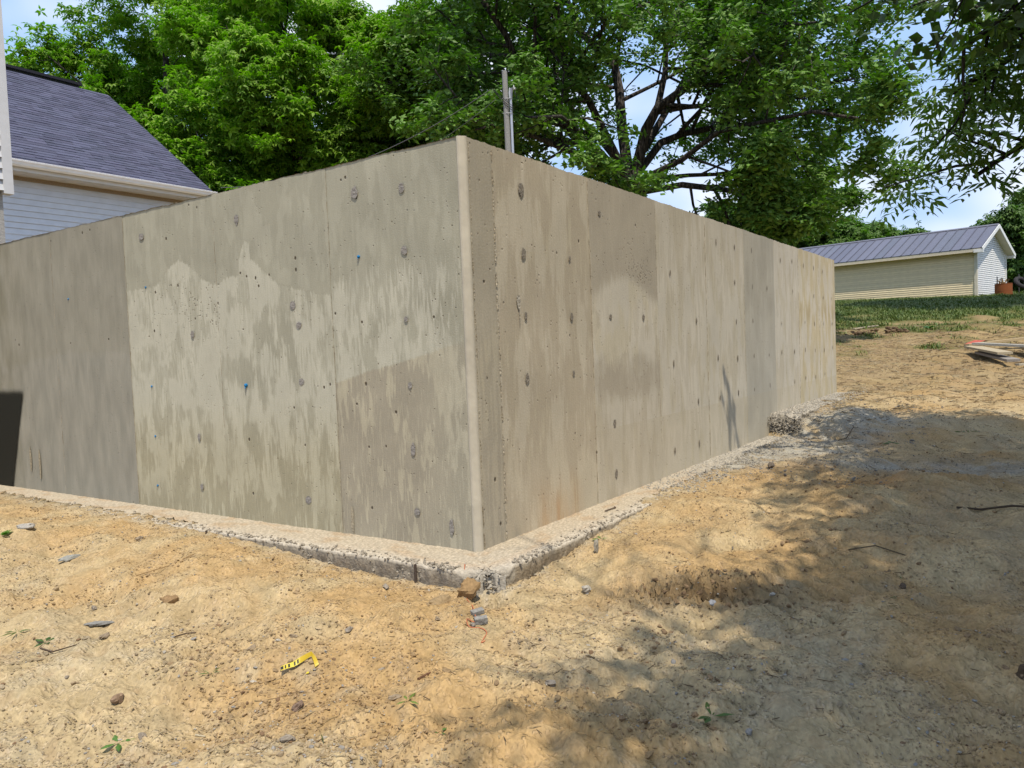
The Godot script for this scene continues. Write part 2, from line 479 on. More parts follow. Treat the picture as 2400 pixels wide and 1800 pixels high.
func paint_wall(left: bool) -> StandardMaterial3D:
	var W := 2048
	var S := 6.6 if left else 10.1
	var ppm := W / S
	var H := int(ceil(WH * ppm))
	var q := 100 if left else 300
	var fine := noise_bytes(fnl(q + 1, 0.115, 5), W, H, 9.0)
	var wide := noise_bytes(fnl(q + 2, 0.018, 5), W, H, 3.2)
	var blot := noise_bytes(fnl(q + 3, 0.007, 5), W, H)
	var grain := noise_bytes(fnl(q + 4, 0.35, 3), W, H)
	var fig := noise_bytes(fnl(q + 5, 0.010, 2), W, H, 6.0)
	var alb := PackedByteArray()
	alb.resize(W * H * 3)
	var hgt := PackedByteArray()
	hgt.resize(W * H)
	# what changes along the wall only
	var edge := PackedFloat32Array()
	var crack := PackedFloat32Array()
	for x in W:
		var s := x / ppm
		edge.append(curve(BND_L, s) if left else 1.58 + 0.035 * sin(s * 4.0))
		crack.append(curve(CRK, s))
	var flame := noise_bytes(fnl(q + 7, 0.055, 5), W, H, 6.5)
	var fine2 := noise_bytes(fnl(q + 6, 0.30, 3), W, H, 16.0)
	for y in H:
		var h := WH - y / ppm
		for x in W:
			var k := y * W + x
			var s := x / ppm
			var A := fine[k] / 255.0
			var A2 := fine2[k] / 255.0
			var B := wide[k] / 255.0
			var D := blot[k] / 255.0
			var F := 0.5 + 0.5 * sin(fig[k] * 0.30 + A2 * 2.0)
			var mixn := B * 0.5 + A * 0.3 + D * 0.2
			var zd := 0.2           # how bare and dark this zone is
			var st := 0.6           # how streaky
			var lc := Vector3(185, 178, 157)
			var dc := Vector3(152, 146, 126)
			var p := int(floor((s - (1.12 if left else 0.29)) / 1.22)) + 1
			if left:
				var spot := 0.0
				for bl in BLOTS:
					spot = maxf(spot, bl[3] * exp(-(pow((s - bl[0]) / bl[2], 2) + pow((h - bl[1]) / (bl[2] * 0.8), 2))))
				if p <= 2:
					var e := edge[x]
					var up := 0.0
					if p == 0:
						up = smoothstep(e - 0.10, e + 0.10, h + (A - 0.5) * 0.34 + (A2 - 0.5) * 0.18 + (B - 0.5) * 0.2)
					else:
						up = smoothstep(e - 0.010, e + 0.012, h + (A - 0.5) * 0.035 + (A2 - 0.5) * 0.015)
					if p == 0:
						zd = 0.12 + 0.35 * smoothstep(0.45, 0.62, mixn) + 0.35 * smoothstep(0.36, 0.08, s + (A - 0.5) * 0.2)
						st = 0.95
						var cr := smoothstep(crack[x] + 0.006, crack[x] - 0.016, h + (A2 - 0.5) * 0.02) * (0.55 + 0.45 * smoothstep(0.0, 0.5, s))
						var lowz := 0.30 + 0.70 * smoothstep(0.46, 0.54, mixn + 0.10 * smoothstep(0.2, 0.8, s)) 
						lowz = lerpf(lowz, 1.0, smoothstep(0.60, 0.40, h + (mixn - 0.5) * 1.1))
						zd = lerpf(zd, lowz, cr)
						lc = lc.lerp(Vector3(179, 168, 142), cr)
						dc = dc.lerp(Vector3(153, 143, 123), cr)
					else:
						var low := smoothstep(1.0, 0.35, h)
						zd = (0.02 if p == 2 else 0.08) + 0.40 * smoothstep(0.50, 0.62, D * 0.5 + B * 0.5) + 0.42 * low * smoothstep(0.46, 0.58, mixn)
						zd = lerpf(zd, 0.9, smoothstep(0.24, 0.04, h + (A - 0.5) * 0.30))
						zd += 0.28 * smoothstep(0.62, 0.95, F) * smoothstep(0.40, 0.55, D) * (1.0 if p == 2 else 0.7)
						st = 0.75 + 0.35 * low
						lc = lc.lerp(Vector3(177, 167, 139), low * 0.8)
						dc = dc.lerp(Vector3(151, 141, 114), low * 0.8)
					zd += spot * smoothstep(0.40, 0.56, A * 0.4 + D * 0.3 + B * 0.3)
					var topd := 0.92 - 0.25 * smoothstep(0.52, 0.66, B)
					zd = lerpf(zd, topd, up)
					st = lerpf(st, 0.18, up)
					if p != 0 and up > 0.15 and up < 0.85:
						zd += 0.25
				else:
					zd = 0.5 + (B - 0.5) * 1.2 + (D - 0.5) * 0.8
					st = 0.0
					var low := smoothstep(0.03, -0.03, h - 1.32 + 0.10 * (s - 4.6) * (1.0 if s > 4.6 else -0.4) + (B - 0.5) * 0.06)
					lc = Vector3(150, 143, 126) + Vector3(3, 3, 4) * low
					dc = Vector3(133, 127, 111) + Vector3(1, 2, 4) * low
					if s > 5.0:
						dc = dc.lerp(Vector3(122, 115, 95), smoothstep(5.2, 6.0, s) * 0.7)
			else:
				lc = Vector3(186, 175, 150)
				dc = Vector3(160, 148, 124)
				var yel := smoothstep(0.46, 0.66, B) * 0.6
				if p <= 0:
					zd = 0.80 - 0.4 * smoothstep(1.5, 1.1, h) * smoothstep(0.42, 0.55, A) + 0.3 * smoothstep(0.75, 0.5, h)
					st = 0.25
					lc = Vector3(172, 160, 132)
					dc = Vector3(152, 141, 118)
				elif p == 1:
					zd = 0.12 + 0.68 * smoothstep(0.42, 0.60, mixn + 0.10 * smoothstep(0.3, 0.0, absf(h - 1.5)) + 0.13 * smoothstep(0.25, 0.0, absf(h - 0.92)))
					st = 0.55
					lc = Vector3(181, 168, 140)
					dc = Vector3(159, 145, 119)
					var rust := smoothstep(0.40, 0.0, h) * smoothstep(0.5, 0.1, absf(s - 0.95)) * B * 1.3
					lc = lc.lerp(Vector3(184, 148, 106), rust)
					dc = dc.lerp(Vector3(170, 136, 97), rust)
				elif p == 2:
					var e2 := edge[x] + 0.10 * sin((s - 1.5) * 2.6)
					var up := smoothstep(e2 - 0.07, e2 + 0.06, h + (A - 0.5) * 0.08 + (D - 0.5) * 0.1)
					zd = 0.05
					if h < 1.05 + (D - 0.5) * 0.9 + (A - 0.5) * 0.2:
						zd = 0.25 + 0.35 * smoothstep(0.44, 0.60, mixn)
					zd += 0.65 * smoothstep(0.20, 0.04, absf(h - 0.92 + (D - 0.5) * 0.35))
					st = 0.4
					dc = Vector3(157, 145, 121)
					zd = lerpf(zd, 0.95, up)
					st = lerpf(st, 0.12, up)
					yel *= 1.0 - up
				elif p == 5:
					lc = Vector3(173, 164, 142)
					dc = Vector3(152, 143, 121)
					zd = 0.45 + 0.5 * (B - 0.4) + 0.35 * smoothstep(1.3, 1.7, h)
					st = 0.3
					yel = 0.0
				else:
					zd = 0.10 + 0.35 * smoothstep(0.46, 0.64, mixn) + 0.25 * smoothstep(1.7, 2.3, h)
					st = 0.55
					if p >= 7:
						zd += 0.6 * smoothstep(0.22, 0.0, absf(h - 1.55 + (A - 0.5) * 0.3)) * smoothstep(0.4, 0.6, B)
						yel = smoothstep(0.38, 0.6, B)
						dc = Vector3(162, 145, 108)
				if h < 0.55:
					lc = lc.lerp(Vector3(178, 164, 134), 0.5)
				lc = lc.lerp(Vector3(183, 168, 130), yel * 0.6)
			var Fl := flame[k] / 255.0
			var pt := smoothstep(0.38, 0.60, D * 0.6 + B * 0.4)
			var ds := smoothstep(0.570, 0.625, A * 0.60 + A2 * 0.40) * (1.0 - zd) * (0.35 + 0.65 * pt)
			ds = maxf(ds, smoothstep(0.545, 0.575, Fl * 0.75 + A2 * 0.10 + D * 0.15) * (1.0 - zd) * 0.70 * smoothstep(0.42, 0.58, B * 0.3 + D * 0.7))
			var ls := smoothstep(0.585, 0.635, (1.0 - A) * 0.55 + A2 * 0.45) * zd * (1.0 - 0.5 * pt)
			ls = maxf(ls, smoothstep(0.435, 0.405, Fl * 0.75 + A2 * 0.10 + D * 0.15) * zd * smoothstep(0.62, 0.45, B))
			var dk := clampf(zd + st * (ds * 0.9 - ls * 0.75), 0.0, 1.0)
			var c := lc.lerp(dc, dk)
			c += Vector3(5, 5, 5) * (A2 - 0.5) * st
			c *= Vector3(0.965, 0.985, 1.01) if left else Vector3(1.01, 1.035, 1.10)
			var g := grain[k] / 255.0 - 0.5
			var m := 1.0 + g * 0.11 + (D - 0.5) * 0.10 + (A - 0.5) * 0.05
			c *= m
			alb[k * 3] = clampi(int(c.x), 0, 255)
			alb[k * 3 + 1] = clampi(int(c.y), 0, 255)
			alb[k * 3 + 2] = clampi(int(c.z), 0, 255)
			hgt[k] = clampi(int(150 + g * 26 + (A - 0.5) * 12 - dk * 10), 0, 255)
	# pin holes, bug holes and open form ties
	var r := RandomNumberGenerator.new()
	r.seed = 77 if left else 78
	var pits := []
	for k in 1500:
		var s := r.randf() * S
		var h := pow(r.randf(), 0.8) * WH
		if nz.get_noise_2d(s * 2.3 + (0 if left else 90), h * 2.3) > -0.1:
			pits.append([s, h, r.randf_range(0.0014, 0.0034)])
	for k in 110:     # clusters
		var s := 2.3 + absf(r.randfn()) * 0.5
		var h := 1.62 + r.randfn() * 0.10
		if not left:
			s = (2.35 + r.randfn() * 0.16) if k < 90 else (5.9 + r.randfn() * 0.3)
			h = (1.78 + r.randfn() * 0.10) if k < 90 else (1.75 - (s - 5.9) * 0.12 + r.randfn() * 0.05)
		pits.append([s, h, r.randf_range(0.0016, 0.0042)])
	for hh in ((HOLES_L + HOLES_L2) if left else HOLES_R):
		pits.append([hh[0], hh[1], r.randf_range(0.005, 0.0085)])
	for pt in pits:
		var cx: float = pt[0] * ppm
		var cy: float = (WH - pt[1]) * ppm
		var pr: float = maxf(pt[2] * ppm, 0.7)
		var tall := r.randf_range(1.0, 1.6)
		for yy in range(int(cy - pr * 2), int(cy + pr * 2) + 2):
			for xx in range(int(cx - pr * 1.5), int(cx + pr * 1.5) + 2):
				if xx < 0 or yy < 0 or xx >= W or yy >= H:
					continue
				var dd := Vector2((xx - cx) / pr, (yy - cy) / (pr * tall)).length()
				if dd < 1.25:
					var k := yy * W + xx
					var t := clampf((1.25 - dd) / 0.45, 0, 1) * (1.0 if pr > 1.4 else 0.6)
					hgt[k] = int(lerpf(hgt[k], 0, t))
					for j in 3:
						alb[k * 3 + j] = int(lerpf(alb[k * 3 + j], [74, 66, 54][j], t * 0.85))  # shade inside the hole is put into the colour
	var m2 := mat("cast_wall_left" if left else "cast_wall_right", 0.88, Color.WHITE, false)
	m2.albedo_texture = tex(Image.create_from_data(W, H, false, Image.FORMAT_RGB8, alb))
	m2.heightmap_enabled = true
	m2.heightmap_scale = 1.2
	m2.heightmap_texture = tex(Image.create_from_data(W, H, false, Image.FORMAT_L8, hgt))
	m2.texture_repeat = false
	return m2


func lip(s: float, right: bool) -> float:        # unevenness of the wall's top edge
	return nz2.get_noise_2d(s * 16.0, 300.0 if right else 100.0) * 0.005 + nz2.get_noise_2d(s * 60.0, 500.0 if right else 700.0) * 0.003 + nz.get_noise_2d(s * 3.0, 41.0) * 0.006


func wall_panel(right: bool, s0: float, s1: float, off: float, root: Node3D, S: float) -> void:
	var dir := DR if right else DL
	var nor := NR if right else NL
	var b := MB.new()
	var rows := []
	var uvs := []
	var n := maxi(4, int((s1 - s0) / 0.02))
	for j in 41:
		var row := PackedVector3Array()
		var uv := PackedVector2Array()
		for k in n + 1:
			var s := lerpf(s0, s1, float(k) / n)
			var top := WH + lip(s, right)
			var h := lerpf(-0.03, top, float(j) / 40)
			var o := off + nz.get_noise_3d(s * 1.3, h * 1.3, 5.0 if right else 50.0) * 0.004
			if k == 0 or k == n:
				o -= 0.0012
			row.append(CO + dir * s + nor * o + Vector3(0, YB + h, 0))
			uv.append(Vector2(s / S, 1.0 - clampf(h / WH, 0.002, 0.998)))
		rows.append(row)
		uvs.append(uv)
	b.grid(rows, nor, [], uvs)
	for k in [0, n]:        # the thickness of the panel's edges
		var e := PackedVector3Array()
		var f := PackedVector3Array()
		var ue := PackedVector2Array()
		for j in 41:
			e.append(rows[j][k])
			f.append(rows[j][k] - nor * 0.03)
			ue.append(uvs[j][k])
		b.grid([e, f], dir * (-1.0 if k == 0 else 1.0), [], [ue, ue])
	part("wall_panel", b.mesh(), M.cast_wall_right if right else M.cast_wall_left, root)


func seam(right: bool, s: float, root: Node3D, size: float, h0 := 0.0, h1 := WH) -> void:
	var dir := DR if right else DL
	var nor := NR if right else NL
	var b := MB.new()
	var h := h0
	while h < h1 - 0.01:
		var pa := PackedVector3Array()
		var ra := PackedFloat32Array()
		var k := 0
		var m := rng.randi_range(5, 16)
		while k < m and h < h1 - 0.004:
			var wob := nz2.get_noise_2d(h * 8.0, s * 50.0) * 0.004
			pa.append(CO + dir * (s + wob) + nor * (0.0165 if right else 0.002) + Vector3(0, YB + h, 0))
			ra.append(size * rng.randf_range(0.45, 1.25) * (0.4 if k == 0 or k == m - 1 else 1.0))
			h += 0.011
			k += 1
		if pa.size() > 2:
			b.tube(pa, ra, 5, Color(1, 1, 1).lerp(Color(0.7, 0.66, 0.6), rng.randf()), 0.25)
		h += rng.randf_range(0.0, 0.05)
	part("seam_ridge", b.mesh(), M.paste, root)


func build_wall() -> void:
	var root := thing("foundation_wall", "tall poured concrete foundation wall with streaky panels and a sharp corner", "wall")
	var SLw := 6.6
	var SRw := 10.1
	M.cast_wall_left = paint_wall(true)
	M.cast_wall_right = paint_wall(false)
	# core and its rough top
	var core := MB.new()
	for side in 2:
		var dir := DR if side else DL
		var nor := NR if side else NL
		var far := 9.98 if side else 6.85
		var yaw := Basis(dir, Vector3.UP, dir.cross(Vector3.UP))
		core.box(Transform3D(yaw, CO + dir * (far * 0.5 + 0.03) - nor * 0.105 + Vector3(0, YB + (WH - 0.05) * 0.5, 0)), Vector3(far - 0.08, WH - 0.05, 0.165))
	part("wall_core", core.mesh(), M.paste, root)
	for side in 2:
		var right := side == 1
		var dir := DR if right else DL
		var nor := NR if right else NL
		var far := 10.0 if right else 6.85
		var rows := []
		var cols := []
		for j in 7:
			var row := PackedVector3Array()
			var cl := PackedColorArray()
			for k in int(far / 0.025) + 1:
				var s: float = k * 0.025 + (0.012 if right else 0.0)
				var o := 0.0
				if j < 6:
					o = lerpf(0.005, -0.2, pow(j / 5.0, 1.4))
				else:
					o = -0.2
				var y := WH + lip(s, right)
				if j > 0:
					y += 0.004 + nz2.get_noise_2d(s * 30.0, o * 60.0) * 0.005
				if j == 6:
					y -= 0.3
				# mitre at the corner
				var ss := maxf(s, -o * 0.66) if j > 0 else s
				row.append(CO + dir * ss + nor * o + Vector3(0, YB + y, 0))
				cl.append(Color(0.40, 0.345, 0.265).lerp(Color(0.30, 0.26, 0.20), rng.randf()))
			rows.append(row)
			cols.append(cl)
		var b := MB.new()
		b.grid(rows, Vector3.UP, cols)
		part("wall_top", b.mesh(), M.rough_cement, root)
	# front panels as the forms left them
	var offs := [0.0, 0.003, -0.001, 0.002, 0.0005, 0.003, 0.0]
	var cuts := [0.02, 1.12, 2.34, 3.56, 4.78, 6.0, 6.6]
	for k in 6:
		wall_panel(false, cuts[k], cuts[k + 1], offs[k], root, SLw)
		if k > 0:
			seam(false, cuts[k], root, 0.0019, 0.02, WH - 0.03)
	cuts = [0.035, 0.29, 1.51, 2.73, 3.95, 5.17, 6.39, 7.61, 8.83, 9.98]
	offs = [0.002, 0.0, 0.004, 0.0, 0.003, 0.006, 0.001, 0.004, 0.0]
	for k in 9:
		wall_panel(true, cuts[k], cuts[k + 1], 0.014 + offs[k], root, SRw)
		if k > 0:
			seam(true, cuts[k], root, 0.0062 if k == 1 else 0.0020, 0.01, WH - 0.02)
	# return of the far end
	var ret := MB.new()
	var e := CO + DR * 9.98 + Vector3(0, YB, 0)
	ret.quad(e + NR * 0.014, e - NR * 0.2, e - NR * 0.2 + Vector3(0, WH, 0), e + NR * 0.014 + Vector3(0, WH, 0), DR)
	part("end_face", ret.mesh(), M.paste, root)
	# flat chamfer on the corner
	var ch := MB.new()
	var rows := []
	var cols := []
	var pa := CO + DL * 0.026 + NL * 0.002
	var pb := CO + DR * 0.044 + NR * 0.016
	for j in 122:
		var row := PackedVector3Array()
		var cl := PackedColorArray()
		var h := lerpf(-0.02, WH + 0.002, j / 121.0)
		for k in 6:
			var t: float = [0.0, 0.06, 0.35, 0.65, 0.94, 1.0][k]
			var p := pa.lerp(pb, t)
			var out := (NL + NR).normalized() * (0.022 + nz2.get_noise_2d(h * 20, t * 6) * 0.0010)
			if k == 0 or k == 5:
				out *= 0.1
			row.append(p + out + Vector3(0, YB + h, 0))
			var q := 1.0 + 0.12 * nz.get_noise_2d(h * 3.0, 8.0) + 0.05 * nz2.get_noise_2d(h * 30.0, t * 10.0)
			cl.append(Color(0.475, 0.435, 0.350) * q)
		rows.append(row)
		cols.append(cl)
	ch.grid(rows, NL + NR, cols)
	part("chamfer", ch.mesh(), M.smooth_cement, root)
	seam(true, 0.056, root, 0.0038, 0.0, WH - 0.02)
	# mortar pats and blue ties in the tie holes
	var patches := [[3.29, 2.22, 0.041, 0.028], [2.67, 1.40, 0.024, 0.027], [0.86, 2.23, 0.031, 0.040], [0.46, 2.20, 0.026, 0.031], [0.46, 1.82, 0.028, 0.028], [1.50, 1.55, 0.033, 0.028], [1.45, 1.41, 0.029, 0.024], [0.47, 1.40, 0.017, 0.018], [2.06, 2.21, 0.026, 0.037], [1.45, 1.02, 0.031, 0.024], [0.46, 0.99, 0.019, 0.020], [0.46, 0.59, 0.023, 0.040], [1.44, 0.20, 0.033, 0.029], [0.45, 0.20, 0.028, 0.022], [0.18, 0.13, 0.020, 0.050], [2.66, 0.60, 0.020, 0.030], [2.66, 0.21, 0.022, 0.024]]
	for p in patches:
		pat(false, p, root, Color(0.335, 0.312, 0.285))
	patches = [[0.60, 2.21, 0.034, 0.045], [0.60, 1.80, 0.028, 0.037], [0.60, 1.40, 0.018, 0.028], [1.20, 1.40, 0.022, 0.029], [1.81, 1.41, 0.024, 0.020], [2.42, 1.41, 0.024, 0.027], [1.68, 2.19, 0.025, 0.019], [1.20, 1.81, 0.016, 0.018], [0.59, 1.00, 0.025, 0.034], [1.20, 1.00, 0.017, 0.021], [1.82, 0.58, 0.026, 0.032], [1.82, 0.18, 0.025, 0.036]]
	for s in [3.03, 3.64, 4.25, 4.86, 5.47, 6.08, 6.69, 7.3, 7.9, 8.5, 9.1, 9.7]:
		for h in [0.2, 0.6, 1.0, 1.4, 1.81, 2.21]:
			if rng.randf() < 0.72:
				patches.append([s + rng.randf_range(-0.02, 0.02), h + rng.randf_range(-0.015, 0.015), rng.randf_range(0.011, 0.02), rng.randf_range(0.022, 0.038)])
	for p in patches:
		pat(true, p, root, Color(0.27, 0.232, 0.182) if p[0] > 2.7 else Color(0.29, 0.255, 0.205))
	# white drip of grout
	pat(true, [0.52, 1.49, 0.022, 0.045], root, Color(0.5, 0.46, 0.38))
	pat(true, [0.528, 1.40, 0.006, 0.06], root, Color(0.48, 0.43, 0.34))
	# pale paste drips
	pat(false, [1.02, 0.10, 0.014, 0.10], root, Color(0.45, 0.39, 0.28))
	for d in [[5.42, 0.30, 0.022, 0.12], [5.24, 0.26, 0.022, 0.15]]:
		pat(false, d, root, Color(0.40, 0.345, 0.24))
	# black patch laid over the wall at the far left, its edges faded out
	var soft_black := MB.new()
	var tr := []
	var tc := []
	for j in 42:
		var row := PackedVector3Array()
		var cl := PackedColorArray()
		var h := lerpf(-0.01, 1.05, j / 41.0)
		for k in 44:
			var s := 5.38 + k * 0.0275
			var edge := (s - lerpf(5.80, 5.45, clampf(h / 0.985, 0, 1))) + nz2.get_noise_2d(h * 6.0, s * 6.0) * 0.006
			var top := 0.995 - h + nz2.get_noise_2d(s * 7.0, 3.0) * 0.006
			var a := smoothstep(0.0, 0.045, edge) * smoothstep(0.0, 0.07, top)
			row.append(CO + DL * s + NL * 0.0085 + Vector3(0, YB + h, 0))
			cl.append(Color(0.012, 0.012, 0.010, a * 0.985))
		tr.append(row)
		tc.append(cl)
	soft_black.grid(tr, NL, tc)
	part("black_patch", soft_black.mesh(), M.soft_black, root).set_meta("label", "black soft edged patch at the wall's left end")
	for t in [[3.27, 1.81], [4.51, 1.80], [0.85, 1.82], [2.05, 1.00], [3.27, 1.00], [3.26, 0.59], [3.27, 0.18]]:
		var b := MB.new()
		var o = CO + DL * t[0] + Vector3(0, YB + t[1], 0)
		var big := 1.5 if t[0] == 2.05 else (1.05 if t[0] == 0.85 else 0.8)
		b.tube(PackedVector3Array([o - NL * 0.01, o + NL * 0.008 * big, o + NL * 0.013 * big + Vector3(0.002, -0.004, 0)]), PackedFloat32Array([0.009 * big, 0.0095 * big, 0.005 * big]), 8)
		b.tube(PackedVector3Array([o + NL * 0.004 + DL * 0.004, o + NL * 0.012 * big + Vector3(0, -0.014 * big, 0)]), PackedFloat32Array([0.004 * big, 0.003 * big]), 6)
		part("form_tie", b.mesh(), M.blue_plastic, root)


func pat(right: bool, p: Array, root: Node3D, col: Color) -> void:
	var dir := DR if right else DL
	var nor := NR if right else NL
	var b := MB.new()
	var o: Vector3 = CO + dir * p[0] + nor * (0.0185 if right else 0.003) + Vector3(0, YB + p[1], 0)
	var rows := []
	var cols := []
	var sd: float = p[0] * 31.0 + p[1] * 17.0
	for j in 5:
		var row := PackedVector3Array()
		var cl := PackedColorArray()
		for k in 14:
			var a := TAU * k / 14
			var r := (1.0 - j / 4.0) * (1.0 + 0.28 * nz2.get_noise_2d(sd + cos(a) * 9.0, sin(a) * 9.0))
			row.append(o + dir * cos(a) * r * p[2] * 0.92 + Vector3(0, sin(a) * r * p[3], 0) + nor * (0.0035 + nz2.get_noise_2d(sd + k * 3.0, j * 9.0) * 0.0005))
			cl.append(col * (1.0 + 0.16 * nz2.get_noise_2d(sd + k * 11.0, j * 13.0)))
		rows.append(row)
		cols.append(cl)
	b.grid(rows, nor, cols, [], true)
	part("mortar_patch", b.mesh(), M.rough_cement, root)


# ------------------------------------------------------------------ the footing
func ledge(far: float, right: bool, rise: float, from: float, root: Node3D) -> void:
	var dir := DR if right else DL
	var nor := NR if right else NL
	var rows := []
	var cols := []
	var n := int((far - from) / 0.014)
	for j in 40:
		var row := PackedVector3Array()
		var cl := PackedColorArray()
		for k in n + 1:
			var q := float(k) / n
			var o := 0.0
			var y := rise
			if j < 22:
				o = 0.37 * j / 21.0
			else:
				o = 0.37 + 0.006
				y = rise - 0.36 * (j - 21) / 18.0
			var s := lerpf((-o if from <= 0 else from), far, q)
			var wob := 0.02 * nz.get_noise_2d(s * 4.0, 900.0 + (50 if right else 0)) * (o / 0.37)
			var lump := nz2.get_noise_3d(s * 55.0, o * 55.0, y * 55.0)
			var lump2 := nz2.get_noise_3d(s * 18.0, o * 18.0, y * 18.0 + 9)
			var honey := smoothstep(0.16, 0.32, nz.get_noise_2d(s * 5.0 + (90 if right else 0), y * 9.0 + 33))
			if from > 0:
				honey = 1.0
			var edgy := smoothstep(0.27, 0.37, o) * (1.0 if j < 24 else 0.0)
			var bump := lump2 * 0.004 + lump * 0.0015 + edgy * (absf(lump) * 0.007 - 0.003)
			var col := Color(0.56, 0.48, 0.36).lerp(Color(0.50, 0.36, 0.22), smoothstep(0.0, 0.5, nz.get_noise_2d(s * 2.6, o * 5.0 + 7)) * 0.6)
			col = col.lerp(Color(0.62, 0.56, 0.46), smoothstep(0.2, 0.36, o) * 0.8)
			if right:
				col = col.lerp(Color(0.50, 0.46, 0.385) * (0.9 + 0.5 * lump), smoothstep(2.2, 4.0, s) * 0.9)
				bump += smoothstep(2.2, 4.0, s) * absf(lump) * 0.012
			var sink := 0.0
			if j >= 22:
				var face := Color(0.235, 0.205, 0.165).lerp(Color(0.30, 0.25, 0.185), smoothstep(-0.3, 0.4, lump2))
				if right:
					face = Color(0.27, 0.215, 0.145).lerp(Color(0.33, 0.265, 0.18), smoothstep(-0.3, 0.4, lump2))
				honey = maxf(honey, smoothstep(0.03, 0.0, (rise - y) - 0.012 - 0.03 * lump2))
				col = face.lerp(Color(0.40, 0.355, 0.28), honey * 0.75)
				bump = honey * (absf(lump) * 0.026 - 0.014) + lump2 * 0.002
			# the broken corner
			var cor := 0.0
			if from <= 0:
				cor = exp(-pow(maxf(s + o * 0.5 + 0.10, 0.0) / 0.10, 2)) * smoothstep(0.20, 0.36, o)
				sink = cor * (0.035 + 0.03 * lump2 + (0.05 if j >= 22 else 0.0))
				wob -= cor * (0.10 + 0.03 * lump)
				col = col.lerp(Color(0.45, 0.41, 0.34), cor)
				bump += cor * lump * 0.012
			if from > 0:
				wob += lump2 * 0.03 - 0.05 * smoothstep(from + 0.5, from, s) * smoothstep(0.2, 0.37, o)
				sink += 0.05 * smoothstep(0.5, 0.0, s - from) * smoothstep(0.1, 0.37, o) + absf(lump2) * 0.02
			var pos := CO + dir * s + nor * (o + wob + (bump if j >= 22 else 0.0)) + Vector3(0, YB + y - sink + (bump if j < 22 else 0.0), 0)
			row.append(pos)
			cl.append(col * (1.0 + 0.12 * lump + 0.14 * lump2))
		rows.append(row)
		cols.append(cl)
	var b := MB.new()
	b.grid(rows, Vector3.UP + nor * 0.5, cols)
	if from > 0:        # ragged end of the upper step
		var er := []
		var ec := []
		for j in 24:
			var row := PackedVector3Array()
			var cl := PackedColorArray()
			for k in 24:
				var o := 0.40 * k / 23.0
				var y := rise - 0.34 * j / 23.0
				var l := nz2.get_noise_2d(o * 60.0, y * 60.0 + 31)
				var top: Vector3 = rows[mini(int(21.0 * k / 23.0), 21)][0]
				if j == 0:
					row.append(top)
				else:
					row.append(Vector3(top.x, YB + y - 0.02, top.z) - dir * (0.05 * sin(PI * j / 23.0) + l * 0.045))
				cl.append(Color(0.50, 0.46, 0.39) * (0.85 + 0.5 * l))
			er.append(row)
			ec.append(cl)
		b.grid(er, -dir, ec)
	part("footing_ledge", b.mesh(), M.rough_cement, root)


